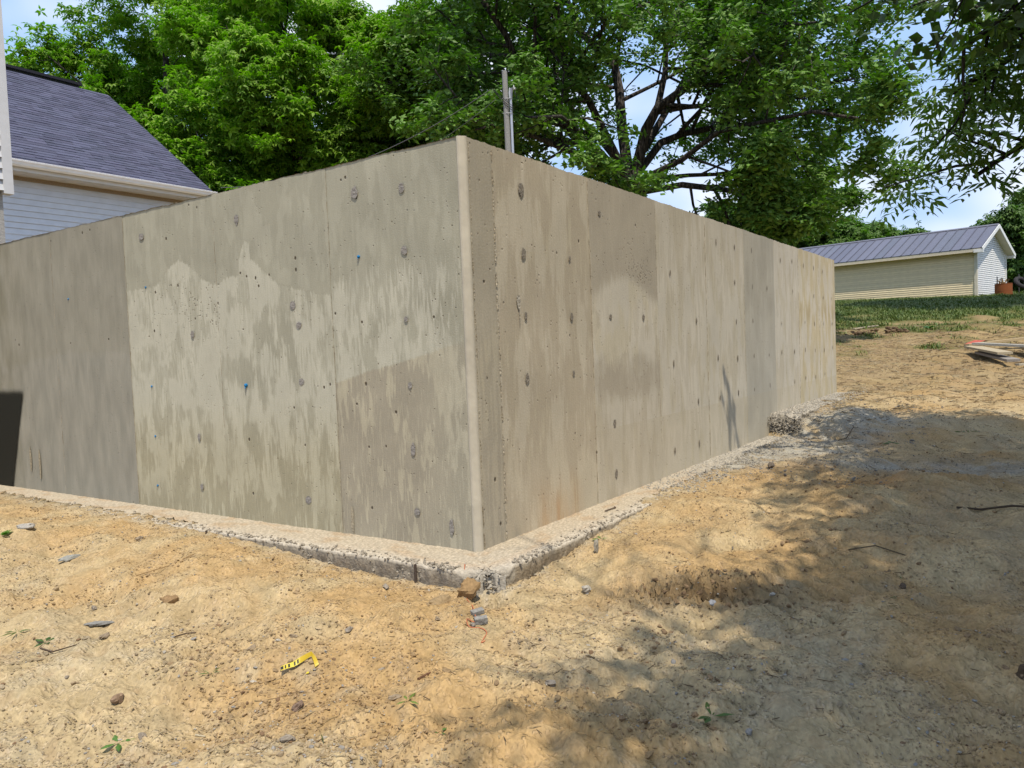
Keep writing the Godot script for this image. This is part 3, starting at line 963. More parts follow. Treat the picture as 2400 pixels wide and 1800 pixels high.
func build_footing() -> void:
	var root := thing("concrete_footing", "dusty concrete footing that sticks out along the wall's foot, broken at its corner", "footing")
	ledge(6.9, false, 0.0, -0.1, root)
	ledge(6.15, true, 0.0, -0.1, root)
	ledge(9.95, true, 0.265, 6.1, root)
	# loose aggregate that shows on the faces and lies on top
	var xf := []
	var cols := []
	for k in 2600:
		var right := rng.randf() < 0.55
		var dir := DR if right else DL
		var nor := NR if right else NL
		var s := -0.1 + pow(rng.randf(), 1.4) * (6.0 if right else 4.5)
		var p: Vector3
		if rng.randf() < 0.45:
			var o := 0.37 - absf(rng.randfn()) * 0.05
			p = CO + dir * maxf(s, -o) + nor * o + Vector3(0, YB + rng.randf_range(-0.004, 0.006), 0)
		else:
			var y := -rng.randf() * 0.16
			if nz.get_noise_2d(s * 5.0 + (90 if right else 0), y * 9.0 + 33) < 0.17:
				continue
			p = CO + dir * maxf(s, -0.3) + nor * (0.376 + rng.randf_range(-0.012, 0.006)) + Vector3(0, YB + y, 0)
		var r := rng.randf_range(0.005, 0.013)
		xf.append(Transform3D(Basis.from_euler(Vector3(rng.randf() * 6, rng.randf() * 6, rng.randf() * 6)).scaled(Vector3(r, r * 0.8, r)), p))
		cols.append(Color(0.44, 0.39, 0.31).lerp(Color(0.28, 0.24, 0.19), rng.randf()))
	for k in 4200:         # broken cement and gravel on the far ledge
		var s := 2.2 + 7.6 * pow(rng.randf(), 0.9)
		var o := rng.randf_range(0.02, 0.55)
		var base_y := YB + (0.265 if s > 6.1 else 0.0)
		var p := CO + DR * s + NR * o
		p.y = maxf(base_y if o < 0.36 else -9.0, ground_y(p.x, -p.z)) + 0.002
		var r := rng.randf_range(0.004, 0.012)
		xf.append(Transform3D(Basis.from_euler(Vector3(rng.randf() * 6, rng.randf() * 6, rng.randf() * 6)).scaled(Vector3(r, r * 0.8, r)), p))
		cols.append(Color(0.50, 0.47, 0.41).lerp(Color(0.32, 0.30, 0.265), rng.randf()))
	for k in 900:         # rubble of the step and the corner
		var p: Vector3
		if k < 260:
			p = CO - (DL + DR) * rng.randf_range(0.16, 0.28) + Vector3(rng.randfn() * 0.05, 0, rng.randfn() * 0.03)
			p.y = YB - rng.randf_range(0.02, 0.12)
		else:
			p = CO + DR * (6.05 + rng.randfn() * 0.06) + NR * rng.randf_range(0.02, 0.42) + Vector3(0, YB + rng.randf_range(-0.05, 0.24), 0)
		var r := rng.randf_range(0.006, 0.016)
		xf.append(Transform3D(Basis.from_euler(Vector3(rng.randf() * 6, rng.randf() * 6, rng.randf() * 6)).scaled(Vector3(r, r * 0.8, r)), p))
		cols.append(Color(0.46, 0.42, 0.35).lerp(Color(0.30, 0.27, 0.22), rng.randf()))
	many("aggregate", M.stone_mesh, M.stone, root, xf, cols).set_meta("kind", "stuff")
	# cut rebar stakes against the left face
	for d in [[0.145, 0.13], [2.07, 0.09]]:
		var b := MB.new()
		var o: Vector3 = CO + DL * d[0] + NL * 0.388 + Vector3(0, YB, 0)
		var pa := PackedVector3Array()
		var ra := PackedFloat32Array()
		for k in 22:
			pa.append(o + Vector3(0.0, 0.005 - (d[1] + 0.06) * k / 21.0, 0))
			ra.append(0.0095 if k % 2 else 0.0072)
		b.tube(pa, ra, 8)
		part("rebar_stake", b.mesh(), M.rusty_steel, root)


# ------------------------------------------------------------------ house
func build_house() -> void:
	var root := thing("house", "grey sided house with dark blue shingle roof and white gutter behind the wall", "house")
	var E := Vector3(-7.382, 4.262, -20.0)             # right end of the gutter's top
	var U := DR                                        # along the eave, away from the camera
	var up := DL                                       # up the slope, away from the eave
	var run := 4.68
	var rise := 3.48
	var q0 := -9.0
	# roof deck
	var slope := (up * run + Vector3(0, rise, 0))
	var nrm := slope.normalized().cross(U).normalized()
	if nrm.y < 0:
		nrm = -nrm
	var deck := MB.new()
	var a := E + U * q0
	var a2 := a + slope
	var e2 := E + slope
	deck.quad(a - nrm * 0.03, E - nrm * 0.03, e2 - nrm * 0.03, a2 - nrm * 0.03, nrm)
	deck.quad(a - nrm * 0.12, E - nrm * 0.12, e2 - nrm * 0.12, a2 - nrm * 0.12, -nrm)
	var back := up * run - Vector3(0, rise, 0)
	deck.quad(a2 - nrm * 0.03, e2 - nrm * 0.03, e2 + back, a2 + back, Vector3.UP)
	var roof := part("roof", deck.mesh(), M.shingle, root)
	# courses of shingle tabs, each tab with its own edge
	var sh := MB.new()
	var len_ := slope.length()
	var sd := slope.normalized()
	var rows := int(len_ / 0.143)
	for j in rows:
		var x := q0 + rng.randf() * 0.3
		while x < 0.0:
			var w := rng.randf_range(0.16, 0.42)
			var x1 := minf(x + w, 0.0)
			var t0 := j * 0.143 - (0.012 if rng.randf() < 0.3 else 0.0)
			var t1 := (j + 1) * 0.143 + 0.02
			var th := 0.010 + (0.006 if rng.randf() < 0.45 else 0.0)
			var tone := rng.randf_range(0.78, 1.22)
			var col := Color(0.108, 0.114, 0.178) * tone
			var p0 := E + U * x + sd * t0
			var p1 := E + U * x1 + sd * t0
			var p2 := E + U * x1 + sd * t1
			var p3 := E + U * x + sd * t1
			sh.quad(p0 + nrm * th, p1 + nrm * th, p2 + nrm * 0.002, p3 + nrm * 0.002, nrm, col)
			sh.quad(p0 + nrm * th, p1 + nrm * th, p1 - nrm * 0.02, p0 - nrm * 0.02, -sd, col * 0.9)
			x = x1
	var shp := part("shingles", sh.mesh(), M.shingle, roof)
	shp.set_meta("kind", "stuff")
	# ridge vent
	var rv := MB.new()
	rv.beam(e2 + U * (-0.75) + Vector3(0, 0.045, 0), a2 + Vector3(0, 0.045, 0), Vector3.UP, 0.26, 0.07, Color(0.03, 0.03, 0.04))
	part("ridge_vent", rv.mesh(), M.plain_rough, roof)
	# gutter, fascia, soffit
	var g := MB.new()
	var prof := [Vector2(-0.02, 0.0), Vector2(-0.02, -0.115), Vector2(0.05, -0.125), Vector2(0.085, -0.095), Vector2(0.10, -0.05), Vector2(0.118, -0.03), Vector2(0.125, 0.0), Vector2(0.118, 0.004), Vector2(0.105, -0.012)]
	for k in prof.size() - 1:
		var f0: Vector2 = prof[k]
		var f1: Vector2 = prof[k + 1]
		var d0 := -up * f0.x + Vector3(0, f0.y, 0)
		var d1 := -up * f1.x + Vector3(0, f1.y, 0)
		var o := -up if k > 2 else Vector3.DOWN
		g.quad(a + d0, E + U * 0.02 + d0, E + U * 0.02 + d1, a + d1, o)
	part("gutter", g.mesh(), M.white_trim, root)
	var fs := MB.new()
	fs.beam(a + up * 0.045 + Vector3(0, -0.10, 0), E + up * 0.045 + Vector3(0, -0.10, 0), Vector3.UP, 0.02, 0.2, Color(0.74, 0.73, 0.71))
	part("fascia", fs.mesh(), M.white_trim, root)
	var so := MB.new()
	for k in 46:
		var x := q0 + k * 0.2
		if x > -0.2:
			break
		so.beam(E + U * (x + 0.1) + up * 0.06 + Vector3(0, -0.205 - (0.004 if k % 2 else 0.0), 0), E + U * (x + 0.1) + up * 0.52 + Vector3(0, -0.205 - (0.004 if k % 2 else 0.0), 0), Vector3.UP, 0.196, 0.012, Color(0.62, 0.59, 0.54))
	part("soffit", so.mesh(), M.white_trim, root)
	# frieze board and siding courses
	var wallp := E + up * 0.50
	var fr := MB.new()
	fr.beam(wallp + U * q0 + Vector3(0, -0.25, 0) - up * 0.02, wallp + U * (-0.35) + Vector3(0, -0.25, 0) - up * 0.02, Vector3.UP, 0.05, 0.08, Color(0.42, 0.33, 0.23))
	part("frieze_board", fr.mesh(), M.plain_rough, root)
	for k in 26:
		var b := MB.new()
		var y1 := -0.29 - k * 0.127
		var y0 := y1 - 0.127
		var p0 := wallp + U * q0
		var p1 := wallp + U * (-0.35)
		# double lap of vinyl: lower lip proud, shallow crease at the middle
		var f := [Vector2(-0.004, y1), Vector2(0.016, y0 + 0.012), Vector2(0.020, y0 + 0.003), Vector2(0.004, y0)]
		for m in 3:
			var c0: Vector2 = f[m]
			var c1: Vector2 = f[m + 1]
			b.quad(p0 - up * c0.x + Vector3(0, c0.y, 0), p1 - up * c0.x + Vector3(0, c0.y, 0), p1 - up * c1.x + Vector3(0, c1.y, 0), p0 - up * c1.x + Vector3(0, c1.y, 0), -up if m < 2 else Vector3.DOWN, Color(0.73, 0.79, 0.88))
		part("siding_board", b.mesh(), M.vinyl, root)
	# gable end and body
	var gb := MB.new()
	var w0 := wallp + U * (-0.36) + Vector3(0, -6.5, 0)
	var w1 := wallp + up * (run * 2 - 1.0) + U * (-0.36) + Vector3(0, -6.5, 0)
	gb.quad(w0, w1, w1 + Vector3(0, 6.3, 0), w0 + Vector3(0, 6.3, 0), U, Color(0.73, 0.79, 0.88))
	gb.tri(w0 + Vector3(0, 6.3, 0), w1 + Vector3(0, 6.3, 0), e2 + U * (-0.36) - nrm * 0.12, U, Color(0.73, 0.79, 0.88))
	part("gable_wall", gb.mesh(), M.vinyl, root)
	var rk := MB.new()
	rk.beam(E - nrm * 0.10 - U * 0.02, e2 - nrm * 0.10 - U * 0.02, nrm, 0.022, 0.15, Color(0.30, 0.30, 0.34))
	part("rake_board", rk.mesh(), M.white_trim, root)
	# near wing: siding, corner board and rendered pier
	var wc := Vector3(-5.745, 0, -9.2)
	var wing := MB.new()
	for k in 24:
		var y0 := 2.06 + k * 0.127
		var p0 := wc - U * 3.0
		var p1 := wc - U * 0.10
		var f := [Vector2(-0.006, y0 + 0.127), Vector2(0.022, y0 + 0.014), Vector2(0.026, y0 + 0.004), Vector2(0.004, y0)]
		var b := MB.new()
		for m in 3:
			var c0: Vector2 = f[m]
			var c1: Vector2 = f[m + 1]
			b.quad(p0 - up * c0.x + Vector3(0, c0.y, 0), p1 - up * c0.x + Vector3(0, c0.y, 0), p1 - up * c1.x + Vector3(0, c1.y, 0), p0 - up * c1.x + Vector3(0, c1.y, 0), -up if m < 2 else Vector3.DOWN, Color(0.56, 0.58, 0.60))
		part("siding_board", b.mesh(), M.vinyl, root)
	var cb := MB.new()
	cb.box(Transform3D(Basis(U, Vector3.UP, U.cross(Vector3.UP)), wc - U * 0.05 + up * 0.03 + Vector3(0, 3.62, 0)), Vector3(0.105, 3.18, 0.12), Color(0.60, 0.61, 0.63))
	part("corner_board", cb.mesh(), M.vinyl, root)
	wing.box(Transform3D(Basis(U, Vector3.UP, U.cross(Vector3.UP)), wc - U * 1.55 + up * 2.0 + Vector3(0, 3.62, 0)), Vector3(2.9, 3.1, 3.9), Color(0.5, 0.52, 0.55))
	part("wing_wall", wing.mesh(), M.vinyl, root)
	var pier := MB.new()
	pier.box(Transform3D(Basis(U, Vector3.UP, U.cross(Vector3.UP)), wc - U * 1.52 + up * 2.05 + Vector3(0, 0.4, 0)), Vector3(2.86, 3.3, 4.0), Color(0.50, 0.49, 0.47))
	part("foundation_pier", pier.mesh(), M.rough_cement, root)


# ------------------------------------------------------------------ barn
func build_barn() -> void:
	var root := thing("barn", "long low cream sided shed with a dark metal roof on the grass rise", "shed")
	var K := Vector3(23.95, 1.55, -40.0)                # near bottom corner
	var th := deg_to_rad(-44.0)
	var Lg := Vector3(sin(th), 0, -cos(th))             # along the long wall, away to the left
	var Wd := Vector3(cos(th), 0, sin(th))              # along the gable, away to the right... 
	Wd = Vector3(0.719, 0, -0.695)
	var Ln := 10.3
	var Wt := 5.4
	var Hh := 2.72
	var outl := -Wd
	var outg := -Lg
	var cream := Color(0.76, 0.64, 0.42)
	var white := Color(0.72, 0.72, 0.72)
	for side in 2:
		var b := MB.new()
		for k in 25:
			var y0 := k * 0.109
			var f := [Vector2(-0.004, y0 + 0.109), Vector2(0.018, y0 + 0.014), Vector2(0.022, y0 + 0.004), Vector2(0.002, y0)]
			for m in 3:
				var c0: Vector2 = f[m]
				var c1: Vector2 = f[m + 1]
				if side == 0:
					var p0 := K
					var p1 := K + Lg * Ln
					var stain := 1.0 + 0.05 * sin(k * 2.1)
					b.quad(p0 + outl * c0.x + Vector3(0, c0.y, 0), p1 + outl * c0.x + Vector3(0, c0.y, 0), p1 + outl * c1.x + Vector3(0, c1.y, 0), p0 + outl * c1.x + Vector3(0, c1.y, 0), outl if m < 2 else Vector3.DOWN, cream * stain)
				else:
					b.quad(K + outg * c0.x + Vector3(0, c0.y, 0), K + Wd * Wt + outg * c0.x + Vector3(0, c0.y, 0), K + Wd * Wt + outg * c1.x + Vector3(0, c1.y, 0), K + outg * c1.x + Vector3(0, c1.y, 0), outg if m < 2 else Vector3.DOWN, white)
		if side == 1:
			for k in 12:
				var y0 := Hh + k * 0.109
				var cut0 := minf(k * 0.109 / 1.22, 1.0) * Wt * 0.5
				var cut1 := minf((k + 1) * 0.109 / 1.22, 1.0) * Wt * 0.5
				b.quad(K + Wd * cut0 + outg * 0.02 + Vector3(0, y0 + 0.006, 0), K + Wd * (Wt - cut0) + outg * 0.02 + Vector3(0, y0 + 0.006, 0), K + Wd * (Wt - cut1) - outg * 0.004 + Vector3(0, y0 + 0.109, 0), K + Wd * cut1 - outg * 0.004 + Vector3(0, y0 + 0.109, 0), outg, white)
		part("siding", b.mesh(), M.vinyl, root)
	var cbs := MB.new()
	cbs.box(Transform3D(Basis(Wd, Vector3.UP, Wd.cross(Vector3.UP)), K + Vector3(0, Hh * 0.5, 0) + outl * 0.01 + outg * 0.01), Vector3(0.13, Hh, 0.13), Color(0.60, 0.56, 0.45))
	part("corner_board", cbs.mesh(), M.vinyl, root)
	cbs = MB.new()
	cbs.box(Transform3D(Basis(Wd, Vector3.UP, Wd.cross(Vector3.UP)), K + Wd * Wt + Vector3(0, Hh * 0.5, 0) + outg * 0.01), Vector3(0.11, Hh, 0.11), Color(0.72, 0.72, 0.72))
	part("corner_board", cbs.mesh(), M.vinyl, root)
	# body behind the siding
	var body := MB.new()
	body.box(Transform3D(Basis(Wd, Vector3.UP, Wd.cross(Vector3.UP)), K + Wd * Wt * 0.5 + Lg * Ln * 0.5 + Vector3(0, Hh * 0.5 - 0.3, 0)), Vector3(Wt - 0.06, Hh + 0.56, Ln - 0.06), Color(0.4, 0.38, 0.32))
	part("wall", body.mesh(), M.vinyl, root)
	# roof
	var ov := 0.42
	var oh := 0.40
	var pit := 1.22 / (Wt * 0.5)
	var ridge := K + Wd * Wt * 0.5 + Vector3(0, Hh + 1.22 + 0.10, 0)
	var eave := K + outl * ov + Vector3(0, Hh - ov * pit + 0.10, 0)
	var sl := ridge - eave
	var nrm := sl.cross(Lg).normalized()
	if nrm.y < 0:
		nrm = -nrm
	var far := Ln + oh
	var np := 23
	var pw := (far + oh) / np
	var roof := Node3D.new()
	roof.name = "roof"
	root.add_child(roof)
	for k in np:
		var b := MB.new()
		var o := eave + outg * oh + Lg * (k * pw)
		var col := Color(0.120, 0.125, 0.165) * rng.randf_range(0.93, 1.07)
		b.quad(o, o + Lg * pw, o + Lg * pw + sl, o + sl, nrm, col)
		b.quad(o - nrm * 0.012, o + Lg * pw - nrm * 0.012, o + Lg * pw + sl - nrm * 0.012, o + sl - nrm * 0.012, -nrm, col)
		b.quad(o, o + Lg * pw, o + Lg * pw - nrm * 0.012, o - nrm * 0.012, outl, col * 0.6)
		b.beam(o + nrm * 0.012 + Lg * 0.02, o + sl + nrm * 0.012 + Lg * 0.02, nrm, 0.045, 0.03, col * 0.72)
		part("roof_panel", b.mesh(), M.roof_metal, roof)
	var rb := MB.new()
	var r2 := ridge + outg * oh
	var dn := K + Wd * (Wt + ov) + Vector3(0, Hh - ov * pit + 0.10, 0) - ridge
	var n2 := Lg.cross(dn).normalized()
	if n2.y < 0:
		n2 = -n2
	rb.quad(r2, r2 + Lg * (far + oh), r2 + Lg * (far + oh) + dn, r2 + dn, n2, Color(0.12, 0.125, 0.165))
	part("roof_panel", rb.mesh(), M.roof_metal, roof)
	var rc := MB.new()
	rc.quad(r2 + nrm * 0.03 - sl.normalized() * 0.14, r2 + Lg * (far + oh) + nrm * 0.03 - sl.normalized() * 0.14, r2 + Lg * (far + oh) + Vector3(0, 0.05, 0), r2 + Vector3(0, 0.05, 0), nrm, Color(0.13, 0.135, 0.17))
	rc.quad(r2 + n2 * 0.03 + dn.normalized() * 0.14, r2 + Lg * (far + oh) + n2 * 0.03 + dn.normalized() * 0.14, r2 + Lg * (far + oh) + Vector3(0, 0.05, 0), r2 + Vector3(0, 0.05, 0), n2, Color(0.13, 0.135, 0.17))
	part("ridge_cap", rc.mesh(), M.roof_metal, roof)
	# fascia along the eave, soffit, rake boards
	var f := MB.new()
	f.beam(eave + outg * oh + Vector3(0, -0.11, 0) - outl * 0.03, eave + Lg * far + Vector3(0, -0.11, 0) - outl * 0.03, Vector3.UP, 0.03, 0.17, Color(0.60, 0.54, 0.42))
	part("fascia", f.mesh(), M.white_trim, root)
	f = MB.new()
	f.quad(eave + outg * oh + Vector3(0, -0.19, 0), eave + Lg * far + Vector3(0, -0.19, 0), eave - outl * ov + Lg * far + Vector3(0, -0.19, 0), eave - outl * ov + outg * oh + Vector3(0, -0.19, 0), Vector3.DOWN, Color(0.55, 0.45, 0.30))
	part("soffit", f.mesh(), M.white_trim, root)
	for side in 2:
		f = MB.new()
		var p0 := eave + outg * (oh + 0.015) if side == 0 else r2 + dn + outg * 0.015
		f.beam(p0 - Vector3(0, 0.09, 0), r2 + outg * 0.015 - Vector3(0, 0.09, 0), nrm if side == 0 else n2, 0.03, 0.19, Color(0.76, 0.76, 0.75))
		part("rake_board", f.mesh(), M.white_trim, root)
		f = MB.new()
		var lo := -Vector3(0, 0.17, 0)
		f.quad(p0 + lo, r2 + lo, r2 - outg * oh + lo, p0 - outg * (oh + 0.015) + lo, Vector3.DOWN, Color(0.60, 0.55, 0.44))
		part("rake_soffit", f.mesh(), M.white_trim, root)
		f = MB.new()
		f.box(Transform3D(Basis(Wd, Vector3.UP, Wd.cross(Vector3.UP)), p0 + Vector3(0, -0.15, 0) - outg * 0.2 + Wd * (0.12 if side == 0 else -0.12)), Vector3(0.26, 0.16, 0.40), Color(0.76, 0.76, 0.75))
		part("eave_return", f.mesh(), M.white_trim, root)


# ------------------------------------------------------------------ trees
func leaflet(b: MB, o: Vector3, d: Vector3, up: Vector3, len_: float, wid: float, droop: float, col: Color) -> void:
	var x := d.cross(up).normalized()
	var tip := o + d * len_ - up * droop * len_
	var mid := o + d * len_ * 0.48 + up * len_ * 0.03
	var l := o + d * len_ * 0.5 + x * wid * 0.5 - up * len_ * 0.05
	var r := o + d * len_ * 0.5 - x * wid * 0.5 - up * len_ * 0.05
	b.tri(o, l, mid, up, col)
	b.tri(l, tip, mid, up, col)
	b.tri(mid, tip, r, up, col)
	b.tri(o, mid, r, up, col)


func spray(kind: String, seed_: int) -> ArrayMesh:
	var r := RandomNumberGenerator.new()
	r.seed = seed_
	var b := MB.new()
	if kind == "oak":
		for k in 11:
			var a := r.randf() * TAU
			var d := Vector3(cos(a), r.randf_range(-0.5, 0.6), sin(a)).normalized()
			var o := Vector3(r.randfn() * 0.10, r.randfn() * 0.05, r.randfn() * 0.10)
			var up := Vector3(r.randfn() * 0.4, 1, r.randfn() * 0.4).normalized()
			leaflet(b, o, d, up, r.randf_range(0.13, 0.21), r.randf_range(0.07, 0.10), 0.12, Color.WHITE * r.randf_range(0.8, 1.15))
	elif kind == "maple":         # whorls of drooping leaflets
		for w in 4:
			var o := Vector3(r.randfn() * 0.12, r.randfn() * 0.07, r.randfn() * 0.12)
			var tone := r.randf_range(0.82, 1.15)
			for k in 5:
				var a := TAU * k / 5.0 + r.randf() * 0.4 + w
				var d := Vector3(cos(a), r.randf_range(-0.35, 0.15), sin(a)).normalized()
				leaflet(b, o, d, Vector3.UP, r.randf_range(0.13, 0.19), r.randf_range(0.055, 0.08), 0.35, Color.WHITE * tone)
	elif kind == "ash":           # compound leaf on a stalk, leaflets in pairs
		for w in 4:
			var a := r.randf() * TAU
			var d := Vector3(cos(a), r.randf_range(-0.7, 0.2), sin(a)).normalized()
			var o := Vector3(r.randfn() * 0.05, r.randfn() * 0.03, r.randfn() * 0.05)
			var up := Vector3(r.randfn() * 0.3, 1, r.randfn() * 0.3).normalized()
			var x := d.cross(up).normalized()
			var tone := r.randf_range(0.8, 1.2)
			for k in 4:
				var p := o + d * (0.05 + 0.05 * k) - up * 0.006 * k * k
				for sd in [-1.0, 1.0]:
					leaflet(b, p, (x * sd + d * 0.7).normalized(), up, r.randf_range(0.075, 0.105), r.randf_range(0.024, 0.034), 0.3, Color.WHITE * tone)
			leaflet(b, o + d * 0.25, d, up, 0.10, 0.034, 0.3, Color.WHITE * tone)
	else:                          # broad rounded leaves
		for k in 9:
			var a := r.randf() * TAU
			var d := Vector3(cos(a), r.randf_range(-0.9, 0.1), sin(a)).normalized()
			var o := Vector3(r.randfn() * 0.09, r.randfn() * 0.05, r.randfn() * 0.09)
			leaflet(b, o, d, Vector3(r.randfn() * 0.5, 1, r.randfn() * 0.5).normalized(), r.randf_range(0.08, 0.12), r.randf_range(0.07, 0.10), 0.1, Color.WHITE * r.randf_range(0.8, 1.15))
	return b.mesh()


class GrownTree:
	var wood := MB.new()
	var xf := []
	var cols := []
	var c: Vector3
	var rad: Vector3
	var levels := 3
	var kids := [8, 7, 6]
	var leafs := 12
	var size := 1.0
	var wander := 0.25
	var lift := 0.05
	var colA: Color
	var colB: Color
	var r := RandomNumberGenerator.new()
	var nzt := FastNoiseLite.new()
	var bark := Color(0.11, 0.095, 0.08)
	var floor_y := -99.0
	var outline = null
	var hollow := 0.0
	var free := false
	var maxlen := [99.0, 99.0, 99.0, 99.0, 99.0]

	func inside(p: Vector3) -> float:
		var q := (p - c) / rad
		var e := q.length()
		if e < 0.01:
			return 0.0
		return e / (1.0 + 0.30 * nzt.get_noise_3dv(q / e * 60.0) + 0.12 * nzt.get_noise_3dv(q / e * 190.0))

	func put_leaf(p: Vector3, d: Vector3) -> void:
		if p.y < floor_y or (hollow > 0 and inside(p) < hollow * r.randf_range(0.7, 1.2)):
			return
		if outline != null and not outline.ash_shade_edge(p, r.randf()):
			return
		var yaw := r.randf() * TAU
		var up := (Vector3.UP + Vector3(r.randfn(), r.randfn() * 0.3, r.randfn()) * 0.45 + d * 0.2).normalized()
		var x := Vector3(cos(yaw), 0, sin(yaw))
		x = (x - up * up.dot(x)).normalized()
		var s := size * r.randf_range(0.75, 1.25)
		xf.append(Transform3D(Basis(x, up, x.cross(up)).scaled(Vector3(s, s, s)), p))
		var t := clampf(r.randf() * 0.6 + 0.5 * (0.5 + nzt.get_noise_3dv(p * 9.0)), 0, 1)
		cols.append(colA.lerp(colB, t) * r.randf_range(0.85, 1.15))

	func limb(path: PackedVector3Array, r0: float, lev: int) -> void:
		var ra := PackedFloat32Array()
		for k in path.size():
			ra.append(r0 * lerpf(1.0, 0.38, float(k) / (path.size() - 1)))
		wood.tube(path, ra, [10, 8, 5, 4, 3][mini(lev, 4)], bark * r.randf_range(0.85, 1.15), 0.12 if lev < 2 else 0.0, false)
		var total := 0.0
		for k in path.size() - 1:
			total += path[k].distance_to(path[k + 1])
		if lev < levels:
			var n: int = kids[mini(lev, kids.size() - 1)]
			for j in n:
				var t := lerpf(0.22, 1.0, (j + r.randf()) / n)
				var f := t * (path.size() - 1)
				var k := mini(int(f), path.size() - 2)
				var p := path[k].lerp(path[k + 1], f - k)
				var d := (path[k + 1] - path[k]).normalized()
				var side := d.cross(Vector3(r.randfn(), r.randfn(), r.randfn())).normalized()
				var nd := (d * r.randf_range(0.3, 0.9) + side).normalized()
				branch(p, nd, minf(total * r.randf_range(0.38, 0.62) * (1.15 - 0.4 * t), maxlen[lev + 1] * r.randf_range(0.7, 1.1)), ra[k] * r.randf_range(0.45, 0.65), lev + 1)
		if lev >= levels - 1:
			var n2 := leafs if lev == levels else leafs / 3
			for j in n2:
				var f := lerpf(0.15, 1.0, pow(r.randf(), 0.7)) * (path.size() - 1)
				var k := mini(int(f), path.size() - 2)
				var p := path[k].lerp(path[k + 1], f - k)
				put_leaf(p + Vector3(r.randfn(), r.randfn() * 0.7, r.randfn()) * 0.16 * size, (path[k + 1] - path[k]).normalized())

	func branch(p: Vector3, d: Vector3, length: float, r0: float, lev: int) -> void:
		var n := maxi(3, 6 - lev)
		var path := PackedVector3Array([p])
		for k in n:
			d = (d + Vector3(r.randfn(), r.randfn() * 0.6, r.randfn()) * wander * 0.6 + Vector3.UP * (lift if lev < 3 else lift - 0.10)).normalized()
			p += d * length / n
			if inside(p) > 1.0 and k > 0 and not free:
				break
			path.append(p)
		if path.size() > 1:
			limb(path, maxf(r0, 0.006), lev)


func make_tree(called: String, label: String, category: String, group: String, base: Vector3, kind: String, o: Dictionary) -> Node3D:
	var t := GrownTree.new()
	t.r.seed = o.seed
	t.nzt.seed = o.seed
	t.nzt.frequency = 0.02
	t.c = o.c
	t.rad = o.rad
	t.colA = o.get("a", Color(0.035, 0.075, 0.012))
	t.colB = o.get("b", Color(0.085, 0.150, 0.022))
	for key in ["levels", "kids", "leafs", "size", "wander", "lift", "bark", "floor_y", "hollow", "maxlen", "outline"]:
		if o.has(key):
			t.set(key, o[key])
	var trunk: Array = o.trunk       # [point, radius] from the base upwards
	var pa := PackedVector3Array()
	var ra := PackedFloat32Array()
	for k in trunk.size():
		pa.append(trunk[k][0])
		ra.append(trunk[k][1])
	# finer trunk
	var pf := PackedVector3Array()
	var rf := PackedFloat32Array()
	for k in pa.size() - 1:
		for j in 5:
			var p := pa[k].lerp(pa[k + 1], j / 5.0)
			pf.append(p + Vector3(t.r.randfn(), 0, t.r.randfn()) * ra[k] * 0.06)
			rf.append(lerpf(ra[k], ra[k + 1], j / 5.0))
	pf.append(pa[pa.size() - 1])
	rf.append(ra[ra.size() - 1])
	t.wood.tube(pf, rf, 14, t.bark, 0.10, true)
	for l in o.get("limbs", []):
		var lp := PackedVector3Array()
		for q in l[0]:
			lp.append(q)
		t.limb(lp, l[1], 1)
	for k in o.get("auto", 0):
		var f := t.r.randf_range(o.get("from", 0.45), 1.0)
		var g := f * (pf.size() - 1)
		var p := pf[mini(int(g), pf.size() - 1)]
		var az: float = TAU * (k * 0.618 + t.r.randf() * 0.1)
		var el := lerpf(o.get("el0", 0.15), o.get("el1", 1.2), clampf((f - o.get("from", 0.45)) / (1.0 - o.get("from", 0.45)), 0, 1)) + t.r.randf_range(-0.2, 0.2)
		var d := Vector3(cos(az) * cos(el), sin(el), sin(az) * cos(el))
		var reach: float = o.get("reach", minf(t.rad.x, t.rad.y)) * t.r.randf_range(0.85, 1.25)
		t.branch(p, d, reach, ra[ra.size() - 1] * t.r.randf_range(0.45, 0.7), 1)
	t.free = true
	t.outline = null
	t.kids = [0, 9, 15]
	t.maxlen = [99.0, 99.0, 2.0, 0.95]
	t.leafs = o.get("bough_leafs", 5)
	t.size *= 0.85
	for l in o.get("extra", []):
		var lp := PackedVector3Array()
		for q in l[0]:
			lp.append(q)
		var had := t.leafs
		if l[2] == 3:
			t.leafs = 0
		t.limb(lp, l[1], l[2])
		t.leafs = had
	var root := thing(called, label, category, base, group)
	var w := part("trunk", t.wood.mesh(), M.bark, root)
	w.position = -base
	var third := t.xf.size() / 2
	var xa := t.xf.slice(0, third)
	var ca := t.cols.slice(0, third)
	var xb := t.xf.slice(third)
	var cb := t.cols.slice(third)
	var lm: StandardMaterial3D = M.get(o.get("leafmat", "leaf"))
	var c1 := many("crown", spray(kind, o.seed + 5), lm, root, xa, ca)
	var c2 := many("crown", spray(kind, o.seed + 6), lm, root, xb, cb)
	c1.position = -base
	c1.set_meta("kind", "stuff")
	c2.set_meta("kind", "stuff")
	c2.position = -base
	var bb := AABB(t.xf[0].origin, Vector3.ZERO)
	for q in t.xf:
		bb = bb.expand(q.origin)
	print(called, " sprays ", t.xf.size(), " ", bb)
	return root


func V(a: Array) -> Vector3:
	return Vector3(a[0], a[1], -a[2])


